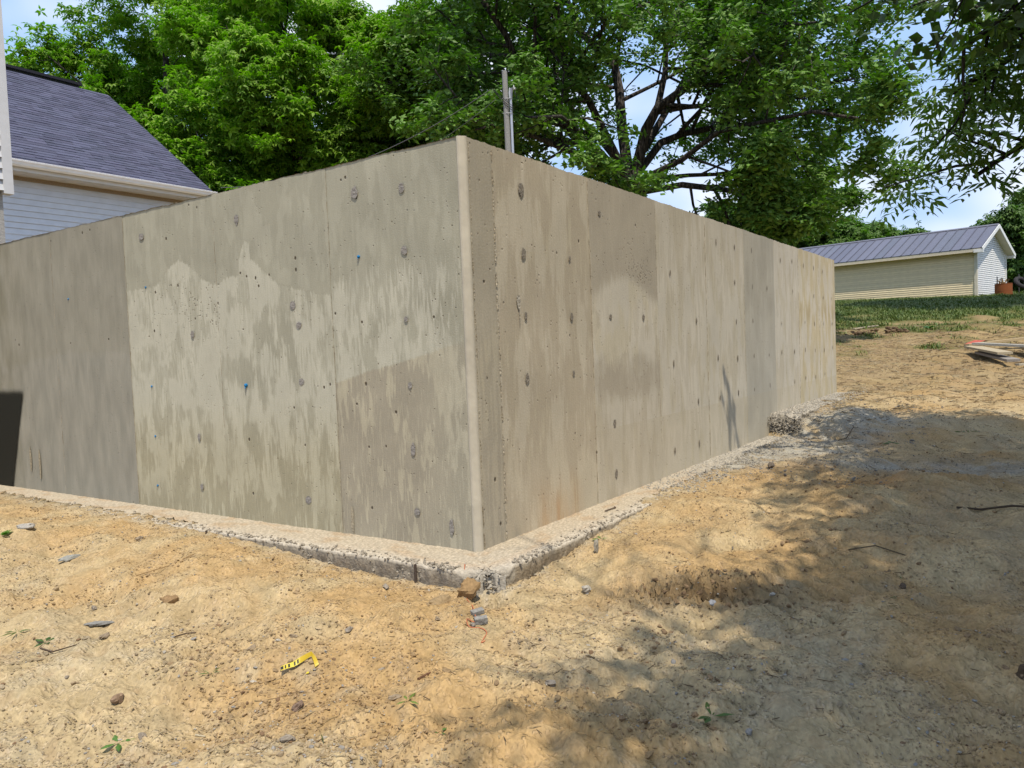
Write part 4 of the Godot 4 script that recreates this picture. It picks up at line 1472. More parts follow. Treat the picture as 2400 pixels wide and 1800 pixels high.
func build_trees() -> void:
	# the big oak in the middle
	var L := func(pts: Array, rad: float) -> Array:
		var o := []
		for p in pts:
			o.append(V(p))
		return [o, rad]
	var base := Vector3(4.1, land(4.1, 24) - 0.05, -24.0)
	make_tree("oak_tree", "spreading oak with dark forked limbs rising behind the concrete wall's corner", "tree", "", base, "oak", {
		"seed": 5, "c": Vector3(4.0, 9.4, -24.0), "rad": Vector3(9.3, 7.2, 8.0), "levels": 3, "kids": [0, 9, 7], "leafs": 15, "size": 1.1, "wander": 0.30, "lift": 0.0, "floor_y": 1.9, "hollow": 0.22,
		"a": Color(0.085, 0.180, 0.036), "b": Color(0.185, 0.320, 0.060), "bark": Color(0.21, 0.185, 0.165),
		"trunk": [[base, 0.62], [base + Vector3(-0.05, 1.2, 0), 0.50], [base + Vector3(-0.1, 3.2, 0), 0.44], [Vector3(3.9, 4.7, -24.0), 0.38], [Vector3(3.85, 5.3, -24.0), 0.30]],
		"limbs": [
			L.call([[3.7, 4.9, 24.0], [2.9, 5.8, 23.8], [2.1, 6.3, 23.5], [1.4, 6.9, 23.0], [0.5, 7.9, 22.0], [0.2, 8.5, 21.5], [-0.3, 9.1, 21.0], [-1.2, 10.4, 20.6]], 0.15),
			L.call([[3.6, 5.1, 24.0], [2.6, 6.2, 24.6], [1.5, 6.7, 25.0], [0.3, 7.7, 25.5], [-0.6, 8.8, 25.5], [-1.9, 9.3, 26.0], [-2.8, 9.6, 26.0]], 0.12),
			L.call([[3.8, 5.2, 24.0], [3.7, 6.6, 24.3], [3.7, 7.8, 24.5], [3.6, 8.6, 24.6], [2.6, 9.9, 25.0], [2.3, 10.8, 25.3], [2.1, 11.7, 25.5], [1.6, 13.6, 25.5]], 0.17),
			L.call([[3.6, 5.4, 24.0], [2.5, 7.0, 22.5], [1.8, 7.6, 21.7], [1.6, 8.8, 21.0], [1.5, 10.4, 20.4]], 0.12),
			L.call([[4.0, 5.1, 24.0], [4.3, 6.4, 23.6], [4.6, 6.9, 23.2], [5.3, 7.3, 22.8], [6.4, 8.1, 22.0], [7.1, 8.4, 21.5], [7.7, 8.8, 21.0], [9.0, 10.0, 20.5]], 0.17),
			L.call([[4.1, 5.2, 24.0], [4.9, 6.2, 24.5], [5.7, 6.6, 25.0], [7.0, 6.9, 25.4], [8.0, 7.7, 25.8], [9.2, 8.3, 26.0], [10.6, 9.5, 26.2]], 0.13),
			L.call([[4.6, 6.9, 23.2], [4.9, 8.0, 23.5], [5.1, 9.2, 24.0], [5.7, 10.5, 24.5], [6.0, 12.5, 24.8]], 0.10),
			L.call([[3.9, 4.9, 24.0], [5.1, 5.2, 22.5], [5.9, 5.7, 21.5], [6.6, 5.6, 20.5], [7.9, 5.7, 20.0], [9.6, 5.2, 19.5]], 0.09),
			L.call([[3.9, 4.6, 24.0], [5.2, 4.6, 23.0], [6.3, 4.2, 22.0], [6.9, 3.7, 21.0], [7.6, 3.2, 20.6]], 0.11),
			L.call([[4.2, 5.0, 24.0], [6.0, 5.4, 25.5], [8.0, 5.6, 26.5], [10.2, 5.2, 27.0], [11.6, 5.0, 27.2]], 0.08),
			L.call([[3.6, 5.0, 24.0], [2.2, 5.3, 22.0], [0.8, 5.6, 20.8], [-0.8, 5.9, 20.2]], 0.13),
			L.call([[3.8, 5.3, 24.2], [3.2, 7.0, 26.5], [1.0, 8.4, 28.5], [-1.5, 9.8, 29.8]], 0.12),
			L.call([[4.3, 5.9, 24.1], [6.0, 8.5, 26.5], [7.5, 10.8, 28.0], [8.5, 12.5, 28.5]], 0.12)]})
	# bright broadleaf trees on the left
	var bright := {"a": Color(0.115, 0.240, 0.020), "b": Color(0.300, 0.480, 0.042)}
	var specs := [
		[Vector3(-13.2, 0.9, -30.5), Vector3(-12.6, 9.2, -30.0), Vector3(5.6, 6.6, 5.2), 21, "bright green broadleaf tree rising over the house roof"],
		[Vector3(-7.6, 0.8, -29.5), Vector3(-7.6, 9.4, -29.0), Vector3(4.6, 6.8, 5.0), 22, "bright green broadleaf tree between the house roof and the wall's peak"],
		[Vector3(-3.6, 0.7, -28.0), Vector3(-2.9, 9.6, -28.3), Vector3(4.2, 6.2, 4.4), 23, "darker broadleaf tree left of the utility pole"],
		[Vector3(-9.8, 1.2, -35.0), Vector3(-9.6, 11.8, -35.5), Vector3(6.5, 6.6, 5.0), 24, "tall shaded tree at the back of the left grove"],
		[Vector3(-15.6, 1.0, -33.0), Vector3(-16.3, 8.6, -33.0), Vector3(3.4, 4.6, 4.0), 25, "small bright tree at the left end of the grove above the roof ridge"]]
	for k in specs.size():
		var s: Array = specs[k]
		var b0: Vector3 = s[0]
		b0.y = land(b0.x, -b0.z) - 0.05
		var dim := 0.72 if k == 2 else (0.8 if k == 3 else 1.0)
		make_tree("broadleaf_tree", s[4], "tree", "trees behind the house and the wall", b0, "maple", {
			"seed": s[3], "c": s[1], "rad": s[2], "levels": 3, "kids": [0, 8, 7], "leafs": 15, "size": 1.15, "hollow": 0.4, "wander": 0.26, "lift": 0.03, "auto": 13, "from": 0.25, "el0": -0.05, "el1": 1.25,
			"a": bright.a * dim, "b": bright.b * dim, "bark": Color(0.13, 0.115, 0.10), "leafmat": "leaf_bright",
			"trunk": [[b0, 0.36], [b0 + Vector3(0.1, 2.5, 0), 0.28], [b0.lerp(s[1], 0.55), 0.22], [s[1] + Vector3(0, s[2].y * 0.35, 0), 0.10]]})
	# the near tree on the right, trunk outside the picture: it shades the dirt
	var nb := Vector3(8.6, land(8.6, -2.0) - 0.05, 2.0)
	make_tree("ash_tree", "near ash tree whose drooping green boughs hang in at the top right corner", "tree", "", nb, "ash", {
		"seed": 41, "c": Vector3(7.9, 6.6, 2.0), "rad": Vector3(9.5, 4.8, 9.5), "limbs": shade_limbs(), "outline": self, "levels": 3, "kids": [0, 9, 7], "leafs": 3, "size": 1.4, "reach": 4.5, "wander": 0.28, "lift": 0.0, "auto": 10, "from": 0.5, "el0": 0.0, "el1": 0.9, "maxlen": [99.0, 99.0, 2.6, 1.4],
		"a": Color(0.070, 0.140, 0.020), "b": Color(0.160, 0.255, 0.030), "bark": Color(0.10, 0.09, 0.08),
		"trunk": [[nb, 0.34], [nb + Vector3(0, 2.2, 0), 0.27], [nb + Vector3(-0.2, 4.6, 0), 0.22], [nb + Vector3(-0.3, 8.0, 0), 0.10]],
		"extra": near_boughs()})
	# a second one with dark broad leaves right behind it
	var pb := Vector3(9.0, land(9.0, 3.4) - 0.05, -3.4)
	make_tree("poplar_tree", "dark leaved tree whose bough enters the picture's top right above the ash", "tree", "", pb, "round", {
		"seed": 47, "c": Vector3(7.6, 6.4, -4.2), "rad": Vector3(2.9, 2.6, 2.4), "levels": 3, "kids": [0, 7, 5], "leafs": 9, "size": 1.15, "wander": 0.28, "lift": 0.0, "auto": 9, "from": 0.5, "el0": 0.1, "el1": 1.1,
		"a": Color(0.030, 0.058, 0.020), "b": Color(0.060, 0.105, 0.030), "bark": Color(0.09, 0.08, 0.075), "floor_y": 2.0,
		"trunk": [[pb, 0.22], [pb + Vector3(-0.1, 3.4, 0), 0.17], [pb + Vector3(-0.6, 8.0, 0), 0.07]],
		"extra": [[[V([8.9, 3.4, 3.5]), V([7.4, 4.2, 4.8]), V([5.8, 3.9, 5.9]), V([4.9, 3.4, 6.6]), V([4.25, 2.8, 6.8])], 0.05, 2],
			[[V([8.9, 3.9, 3.5]), V([7.0, 4.6, 4.6]), V([5.4, 4.1, 5.6]), V([4.3, 3.4, 6.2]), V([3.6, 2.8, 6.4])], 0.05, 2]]})
	# tree that shades the slope before the shed
	var fb := Vector3(22.5, land(22.5, 26.0) - 0.05, -26.0)
	make_tree("shade_tree", "tall tree beside the slope that shades the grass before the shed", "tree", "", fb, "maple", {
		"seed": 61, "c": Vector3(20.0, 17.5, -25.5), "rad": Vector3(8.5, 4.0, 5.6), "levels": 3, "kids": [0, 8, 6], "leafs": 14, "size": 2.0, "auto": 16, "from": 0.62, "el0": -0.1, "lift": 0.02, "floor_y": 14.2,
		"trunk": [[fb, 0.45], [fb + Vector3(0, 6.0, 0), 0.36], [fb + Vector3(-0.8, 14.0, 0), 0.26], [fb + Vector3(-1.6, 19.5, 0), 0.12]]})
	# woods beyond the shed
	var far := [[22.0, 76.0, 5.6, 5.4, 9.0, "pale green crown of the far wood just over the concrete wall"], [27.5, 78.0, 4.8, 4.6, 8.0, "rounded far tree left of the shed roof's left end"], [31.5, 76.0, 4.4, 4.6, 8.4, "rounded far tree above the left part of the shed roof"], [36.0, 79.0, 4.2, 4.2, 8.0, "far tree above the middle of the shed roof"], [41.0, 80.0, 3.2, 3.6, 8.0, "small far tree above the shed roof, apart from the others"], [17.5, 74.0, 5.0, 4.6, 7.0, "far tree partly hidden by the concrete wall"]]
	for k in far.size():
		var f: Array = far[k]
		var b0 := Vector3(f[0], land(f[0], f[1]) - 0.1, -f[1])
		var cy: float = f[4] - 1.4
		make_tree("far_tree", f[5], "tree", "trees of the wood behind the shed", b0, "maple", {
			"seed": 70 + k, "c": Vector3(f[0], cy, -f[1]), "rad": Vector3(f[2], f[3], f[2] * 0.9), "levels": 3, "kids": [0, 6, 5], "leafs": 12, "size": 2.3, "auto": 11, "from": 0.2, "lift": 0.03, "leafmat": "leaf_bright",
			"a": Color(0.085, 0.165, 0.035), "b": Color(0.165, 0.275, 0.055),
			"trunk": [[b0, 0.35], [b0.lerp(Vector3(f[0], cy, -f[1]), 0.7), 0.25], [Vector3(f[0], cy + f[3] * 0.4, -f[1]), 0.1]]})
	var dk := [[36.4, 53.5, 4.4, 3.9, 5.4, "dark green tree close behind the shed's gable end"], [42.5, 61.0, 5.0, 4.4, 6.4, "dense tree at the right edge behind the shed"]]
	for k in dk.size():
		var f: Array = dk[k]
		var b0 := Vector3(f[0], land(f[0], f[1]) - 0.1, -f[1])
		make_tree("gable_tree", f[5], "tree", "trees right of the shed", b0, "maple", {
			"seed": 84 + k, "c": Vector3(f[0], f[4], -f[1]), "rad": Vector3(f[2], f[3], f[2]), "levels": 3, "kids": [0, 7, 6], "leafs": 14, "size": 1.8, "auto": 13, "from": 0.12, "el0": -0.3, "lift": 0.0,
			"a": Color(0.045, 0.095, 0.020), "b": Color(0.12, 0.21, 0.038),
			"trunk": [[b0, 0.3], [b0 + Vector3(0, 3.0, 0), 0.22], [Vector3(f[0], f[4] + f[3] * 0.4, -f[1]), 0.08]]})


var ASH := [[-9.0, -2.2], [1.5, -0.9], [2.0, -0.55], [2.6, -0.3], [3.05, 0.15], [3.35, 0.6], [3.6, 1.0], [3.95, 0.85], [4.25, 1.4], [5.0, 1.75], [6.3, 1.75], [7.2, 2.15], [8.0, 3.1], [8.7, 4.2], [10.4, 6.5]]
func ash_shade_edge(p: Vector3, chance: float) -> bool:      # crown cut so its shade on the dirt follows a set edge, ragged
	var h := p.y - land(p.x, -p.z)
	var gx := p.x - 0.093 * h
	var gz := -p.z + 0.478 * h
	var ragged := nz.get_noise_2d(gx * 1.3 + 400, gz * 1.3) * 0.9 + nz2.get_noise_2d(gx * 3.0, gz * 3.0 + 400) * 0.4
	return gx > curve(ASH, gz) + 0.12 + ragged * 0.45 + chance * 0.3


func shade_limbs() -> Array:      # the crown's spread over the dirt
	var o := []
	# each limb ends over a spot of dirt that the photograph shows in shade
	for t in [[0.75, 2.3, 6.6], [1.35, 2.9, 6.2], [2.3, 3.5, 6.8], [2.7, 4.5, 6.2], [2.8, 5.4, 6.4], [2.9, 6.5, 6.8], [1.0, 2.0, 7.2], [1.6, 2.4, 6.8], [2.1, 2.8, 6.4], [2.8, 2.8, 7.0], [3.5, 7.2, 6.2], [2.2, 2.2, 7.4], [3.3, 3.2, 7.6], [3.9, 4.4, 7.2], [4.0, 5.8, 7.4], [4.6, 6.8, 6.8]]:
		var a := Vector3(8.5, 4.2, 2.0)
		var b: Vector3 = Vector3(t[0], land(t[0], t[1]), -t[1]) + Vector3(0.0836, 0.899, 0.430) * (t[2] / 0.899)
		o.append([[a, a.lerp(b, 0.3) + Vector3(0, 0.7, 0), a.lerp(b, 0.6) + Vector3(0.1, 0.8, 0.1), a.lerp(b, 0.85) + Vector3(0, 0.4, 0), b], 0.08])
	return o


func near_boughs() -> Array:
	var o := []
	# each: points x, y, z forward; radius; level
	var src := [
		[[[8.5, 3.2, -1.8], [8.0, 3.4, 2.0], [7.0, 3.5, 4.4], [5.9, 3.1, 6.2], [5.1, 2.7, 7.2], [4.35, 2.3, 7.7]], 0.07, 2],
		[[[8.5, 2.8, -1.8], [8.2, 3.0, 2.2], [7.4, 3.0, 4.8], [6.3, 2.4, 6.6], [5.3, 2.0, 7.4], [4.6, 1.5, 7.7]], 0.06, 2],
		[[[8.6, 2.4, -1.8], [8.4, 2.4, 2.6], [7.6, 2.3, 5.2], [6.4, 2.2, 7.2], [5.5, 1.8, 7.9]], 0.05, 2],
		[[[8.5, 3.6, -1.8], [7.8, 4.0, 2.0], [6.7, 4.0, 4.2], [5.5, 3.5, 5.8], [4.8, 3.0, 6.7], [4.1, 2.5, 7.0]], 0.06, 2],
		[[[7.0, 3.5, 4.4], [6.0, 3.5, 6.0], [5.2, 3.2, 7.2], [4.6, 2.6, 8.0]], 0.04, 2],
		[[[8.5, 4.0, -1.8], [6.6, 4.9, 2.4], [4.6, 5.2, 4.4], [3.3, 5.05, 5.6], [2.85, 4.75, 5.75]], 0.03, 3],
		[[[2.85, 4.75, 5.75], [2.83, 4.6, 5.76], [2.81, 4.35, 5.77], [2.80, 4.1, 5.78]], 0.055, 3]]  # unseen bare stub added to cast a narrow shadow streak on the wall
	for s in src:
		var pts := []
		for p in s[0]:
			pts.append(V(p))
		o.append([pts, s[1], s[2]])
	return o


# ------------------------------------------------------------------ utility pole and wires
func build_pole() -> void:
	var b0 := Vector3(0.17, land(0.2, 18) - 0.1, -18.0)
	var root := thing("utility_pole", "weathered grey service pole standing between the wall's peak and the oak", "pole", b0)
	var b := MB.new()
	var H := 6.30 - b0.y
	var pa := PackedVector3Array()
	var ra := PackedFloat32Array()
	for k in 12:
		pa.append(Vector3(-0.06 * k / 11.0, H * k / 11.0, 0))
		ra.append(lerpf(0.085, 0.062, k / 11.0))
	pa.append(Vector3(-0.06, H + 0.02, 0))
	ra.append(0.05)
	b.tube(pa, ra, 10, Color(0.36, 0.35, 0.33), 0.03)
	part("post", b.mesh(), M.wood_grey, root)
	b = MB.new()
	b.tube(PackedVector3Array([Vector3(0.075, 0, 0.03), Vector3(0.055, H - 0.60, 0.03)]), PackedFloat32Array([0.03, 0.03]), 10, Color(0.42, 0.46, 0.55))
	part("conduit", b.mesh(), M.pvc, root)
	b = MB.new()
	b.tube(PackedVector3Array([Vector3(0.055, H - 0.62, 0.03), Vector3(0.055, H - 0.50, 0.03), Vector3(0.075, H - 0.40, 0.04), Vector3(0.125, H - 0.37, 0.05), Vector3(0.165, H - 0.42, 0.06)]), PackedFloat32Array([0.036, 0.045, 0.052, 0.05, 0.035]), 10, Color(0.5, 0.52, 0.55))
	part("weather_head", b.mesh(), M.pvc, root)
	for y in [0.62, 0.95]:
		b = MB.new()
		b.tube(PackedVector3Array([Vector3(-0.14, H - y + 0.02, 0.0), Vector3(-0.05, H - y, 0.07), Vector3(0.06, H - y, 0.075), Vector3(0.10, H - y, 0.0)]), PackedFloat32Array([0.006, 0.008, 0.008, 0.006]), 5, Color(0.45, 0.46, 0.48))
		part("strap", b.mesh(), M.pvc, root)
	for k in 3:
		b = MB.new()
		var y := H - 0.62 - 0.05 * k
		b.tube(PackedVector3Array([Vector3(0.15, H - 0.44, 0.06), Vector3(0.185 + 0.02 * k, H - 0.60 - 0.08 * k, 0.07), Vector3(0.12, y - 0.2, 0.08), Vector3(-0.1, y - 0.02, 0.085), Vector3(-0.36 + 0.03 * k, y + 0.26, 0.03)]), PackedFloat32Array([0.007, 0.007, 0.007, 0.007, 0.007]), 5, Color(0.03, 0.03, 0.035))
		part("service_wire", b.mesh(), M.plain_rough, root)
	# spans to the house
	var sp := [[Vector3(-0.22, 5.92, -18.0), Vector3(-7.05, 4.30, -19.6), 0.55, "sagging service cable from the pole down to the house eave"], [Vector3(-0.10, 5.70, -18.0), Vector3(-7.6, 4.02, -21.0), 0.75, "thin lower wire running from the pole to the house behind the wall"]]
	for s in sp:
		b = MB.new()
		var pts := PackedVector3Array()
		var rr := PackedFloat32Array()
		for k in 25:
			var t := k / 24.0
			pts.append(s[0].lerp(s[1], t) - Vector3(0, s[2] * 4.0 * t * (1 - t), 0))
			rr.append(0.009 if s[2] < 0.6 else 0.006)
		b.tube(pts, rr, 5, Color(0.16, 0.16, 0.17))
		tag(part("overhead_wire", b.mesh(), M.plain_rough, self), s[3], "wire", "wires between pole and house")


# ------------------------------------------------------------------ small things
func rock_mesh(seed_: int, flat_: float, detail := 1) -> ArrayMesh:
	var f := fnl(seed_, 0.9, 2)
	var b := MB.new()
	var rows := []
	var ny := 5 + detail * 2
	var nx := 8 + detail * 3
	for j in ny + 1:
		var row := PackedVector3Array()
		for k in nx:
			var a := TAU * k / nx
			var e := PI * (float(j) / ny - 0.5)
			var d := Vector3(cos(a) * cos(e), sin(e), sin(a) * cos(e))
			var r := 1.0 + 0.55 * f.get_noise_3dv(d * 1.3)
			# facets
			for q in 4:
				var pn := Vector3(sin(seed_ * 1.7 + q * 2.4), cos(seed_ * 2.9 + q * 1.3), sin(seed_ * 0.7 + q * 4.1)).normalized()
				var t := d.dot(pn)
				if t > 0.3:
					r = minf(r, 0.62 / t)
			row.append(Vector3(d.x * r, d.y * r * flat_, d.z * r * 0.85))
		rows.append(row)
	b.grid(rows, Vector3.ZERO, [], [], true)
	# flat shading reads as broken stone
	var o := MB.new()
	for t in range(0, b.i.size(), 3):
		var p := b.v[b.i[t]]
		var q := b.v[b.i[t + 1]]
		var s := b.v[b.i[t + 2]]
		if (q - p).cross(s - p).length() > 1e-9:
			o.tri(p, q, s, p + q + s)
	return o.mesh()


func rock(label: String, x: float, z: float, size: Vector3, col: Color, yaw: float, seed_: int, sink := 0.35) -> void:
	var b := MeshInstance3D.new()
	b.name = numbered("stone")
	b.mesh = rock_mesh(seed_, 1.0, 2)
	b.material_override = tone("stone_tone", col, 0.9)
	b.transform = Transform3D(Basis(Vector3.UP, yaw).scaled_local(size), gp(x, z, size.y * (0.62 - sink)))
	add_child(b, true)
	tag(b, label, "stone", "loose stones on the dirt")


var tones := {}
func tone(name_: String, col: Color, rough: float) -> StandardMaterial3D:
	var key := name_ + str(col)
	if not tones.has(key):
		var m := StandardMaterial3D.new()
		m.resource_name = name_
		m.albedo_color = col.linear_to_srgb()
		m.roughness = rough
		m.metallic_specular = 0.3
		m.albedo_texture = M.speckle
		m.uv1_triplanar = true
		m.uv1_world_triplanar = true
		m.uv1_scale = Vector3(4, 4, 4)
		tones[key] = m
	return tones[key]


func scatter_ground() -> void:
	# pebbles, clods
	var xs := [[], [], []]
	var cs := [[], [], []]
	for k in 120000:
		var z := 2.3 + pow(rng.randf(), 1.7) * 9.0
		var x := rng.randf_range(-0.72, 0.72) * z
		var p := Vector3(x, 0, -z) - CO
		if (p.dot(NL) < 0.2 and p.dot(DL) > -0.2) or (p.dot(NR) < 0.2 and p.dot(DR) > -0.2):
			continue
		var dens := 0.50 + 1.8 * nz.get_noise_2d(x * 1.4 + 31, z * 1.4)
		var near := minf(absf(p.dot(NL) - 0.42), absf(p.dot(NR) - 0.42))
		if near < 0.12:
			dens += 0.5
		if p.dot(DR) > 2.8 and p.dot(NR) < 1.6:
			dens += 0.8
		if x > 0.9 and z < 6:
			dens -= 0.25
		var bandq := exp(-(pow((x + 1.15 + (z - 3.2) * 0.5) / 0.34, 2) + pow((z - 3.2) / 0.75, 2)))
		dens += bandq * 0.9
		if rng.randf() > dens:
			continue
		var r := 0.0022 + 0.0055 * pow(rng.randf(), 3.0)
		if rng.randf() < 0.025:
			r *= 2.2
		r *= 1.0 + z * 0.05
		if rng.randf() < bandq * 0.22:
			r = rng.randf_range(0.006, 0.014)
		var up := Vector3(rng.randfn() * 0.3, 1, rng.randfn() * 0.3).normalized()
		var v := rng.randi() % 3
		xs[v].append(Transform3D(rot_up(up, rng.randf() * TAU).scaled_local(Vector3(r * rng.randf_range(0.8, 1.6), r * rng.randf_range(0.5, 0.9), r)), gp(x, z, r * 0.15)))
		var c := ground_color(x, z) * rng.randf_range(0.7, 1.05)
		var w := rng.randf()
		if w < 0.05:
			c = Color(0.34, 0.32, 0.29)
		elif w < 0.08:
			c = Color(0.48, 0.44, 0.37)
		elif w < 0.12:
			c = Color(0.24, 0.15, 0.085)
		if p.dot(DR) > 2.8 and p.dot(NR) < 1.8 and rng.randf() < 0.75:
			c = Color(0.34, 0.325, 0.295).lerp(Color(0.22, 0.21, 0.20), rng.randf())
		cs[v].append(c)
	for v in 3:
		var o := many("gravel", M.pebbles[v], M.stone, self, xs[v], cs[v])
		o.set_meta("kind", "stuff")
		o.set_meta("label", "small stones and crumbs of soil strewn over the dirt")
	# churned clods in the hollow and where the tracks cut in
	var xf := []
	var cl := []
	for k in range(300, 900):
		var x := 0.0
		var z := 0.0
		if k < 420:
			x = 0.95 + rng.randfn() * 0.30
			z = 4.04 + rng.randfn() * 0.12
		elif k < 560:
			x = 2.7 + rng.randfn() * 0.5
			z = 6.2 + rng.randfn() * 0.35
		elif k < 700:
			x = 1.9 + rng.randf() * 0.5
			z = 2.9 + rng.randfn() * 0.35
		else:
			var l := rng.randf() * 3.4 - 0.3
			x = 0.45 + 0.70 * l + rng.randfn() * 0.12 + (0.17 if rng.randf() < 0.5 else -0.17)
			z = 3.05 + 0.714 * l + rng.randfn() * 0.12 + (-0.17 if x > 0.45 + 0.7 * l else 0.17)
		var r := 0.005 + 0.014 * pow(rng.randf(), 2.0)
		xf.append(Transform3D(rot_up(Vector3(rng.randfn() * 0.4, 1, rng.randfn() * 0.4).normalized(), rng.randf() * TAU).scaled_local(Vector3(r * 1.3, r * 0.8, r)), gp(x, z, r * 0.2)))
		cl.append(Color(0.16, 0.10, 0.055).lerp(Color(0.30, 0.20, 0.11), rng.randf()) if k < 420 else Color(0.26, 0.175, 0.10).lerp(Color(0.36, 0.25, 0.14), rng.randf()))
	var cd := many("dirt_clods", M.pebbles[0], M.stone, self, xf, cl)
	cd.set_meta("kind", "stuff")
	cd.set_meta("label", "broken clods of damp soil along the machine tracks and the churned hollow")
	# straw and twig bits
	xf = []
	cl = []
	for k in 17000:
		var z := 2.4 + pow(rng.randf(), 1.3) * 20.0
		var x := rng.randf_range(-0.7, 0.72) * z
		var p := Vector3(x, 0, -z) - CO
		if (p.dot(NL) < 0.4 and p.dot(DL) > -0.4) or (p.dot(NR) < 0.42 and p.dot(DR) > -0.4) or p.dot(NR) < -0.1:
			continue
		if z < 9 and rng.randf() > 0.12 + maxf(0, nz.get_noise_2d(x * 1.1 + 7, z * 1.1)):
			continue
		var len_ := rng.randf_range(0.02, 0.07) * (1.0 + maxf(0, z - 6) * 0.12)
		var th := 0.0006 + 0.0007 * rng.randf() + maxf(0, z - 6) * 0.0004
		xf.append(Transform3D(Basis(Vector3.UP, rng.randf() * TAU).rotated(Vector3.RIGHT, rng.randfn() * 0.12).scaled_local(Vector3(th, th, len_)), gp(x, z, 0.002 + th)))
		var w := rng.randf()
		cl.append(Color(0.40, 0.29, 0.15) if w < 0.5 else (Color(0.15, 0.10, 0.06) if w < 0.85 else Color(0.46, 0.38, 0.24)))
	for k in 9500:
		var z := 10.0 + pow(rng.randf(), 0.85) * 14.0
		var x := rng.randf_range(0.36, 0.72) * z
		var len_ := rng.randf_range(0.04, 0.16)
		var th := rng.randf_range(0.0015, 0.0040)
		xf.append(Transform3D(Basis(Vector3.UP, rng.randf() * TAU).rotated(Vector3.RIGHT, rng.randfn() * 0.2).scaled_local(Vector3(th, th, len_)), gp(x, z, 0.004 + th)))
		var w := rng.randf()
		cl.append(Color(0.44, 0.33, 0.18) if w < 0.5 else (Color(0.19, 0.13, 0.08) if w < 0.68 else Color(0.52, 0.44, 0.29)))
	var st := many("straw_litter", M.stick_mesh, M.stone, self, xf, cl)
	st.set_meta("kind", "stuff")
	st.set_meta("label", "dry straw and twig litter over the bare ground")
	# grass of the slope
	xf = []
	cl = []
	var tries := 0
	while xf.size() < 26000 and tries < 120000:
		tries += 1
		var z := 17.0 + pow(rng.randf(), 0.9) * 32.0
		var x := z * rng.randf_range(0.36, 0.80)
		if rng.randf() > grass_amount(x, z) * 1.05:
			continue
		var s := rng.randf_range(0.7, 1.5)
		xf.append(Transform3D(Basis(Vector3.UP, rng.randf() * TAU).scaled(Vector3(s, s * rng.randf_range(0.35, 0.9), s)), gp(x, z, -0.01)))
		cl.append(Color(0.075, 0.135, 0.020).lerp(Color(0.17, 0.19, 0.05), pow(rng.randf(), 1.5)))
	var gr := many("grass", M.tuft_mesh, M.grass, self, xf, cl)
	gr.set_meta("kind", "stuff")
	gr.set_meta("label", "uneven green grass on the slope in front of the shed")


func weed(label: String, x: float, z: float, n: int, len_: float, wid: float, flat_: float, col: Color, seed_: int) -> void:
	var r := RandomNumberGenerator.new()
	r.seed = seed_
	var root := thing("weed_sprig", label, "weed", gp(x, z, 0.004), "green weeds and torn leaves on the dirt")
	for k in n:
		var b := MB.new()
		var a := TAU * k / n + r.randf() * 1.2
		var d := Vector3(cos(a), flat_ * r.randf_range(0.2, 1.0), sin(a)).normalized()
		leaflet(b, Vector3(cos(a), 0, sin(a)) * 0.008, d, Vector3.UP, len_ * r.randf_range(0.6, 1.1), wid * r.randf_range(0.7, 1.1), 0.15, col * r.randf_range(0.8, 1.2))
		part("leaf", b.mesh(), M.leaf, root)


func stick(label: String, called: String, pts: Array, r0: float, col: Color, category := "stick", group := "sticks on the dirt") -> void:
	var pa := PackedVector3Array()
	var ra := PackedFloat32Array()
	for k in pts.size():
		pa.append(gp(pts[k][0], pts[k][1], r0 * 0.7 + (pts[k][2] if pts[k].size() > 2 else 0.0)))
		ra.append(r0 * lerpf(1.0, 0.75, float(k) / (pts.size() - 1)))
	var b := MB.new()
	b.tube(pa, ra, 7, col, 0.12)
	tag(part(called, b.mesh(), M.bark_plain, self), label, category, group)


func board(label: String, a: Vector3, b: Vector3, w: float, h: float, col: Color) -> void:
	var m := MB.new()
	m.beam(a, b, Vector3.UP, w, h, col)
	tag(part("lumber_board", m.mesh(), M.lumber, self), label, "board", "boards of the lumber pile")


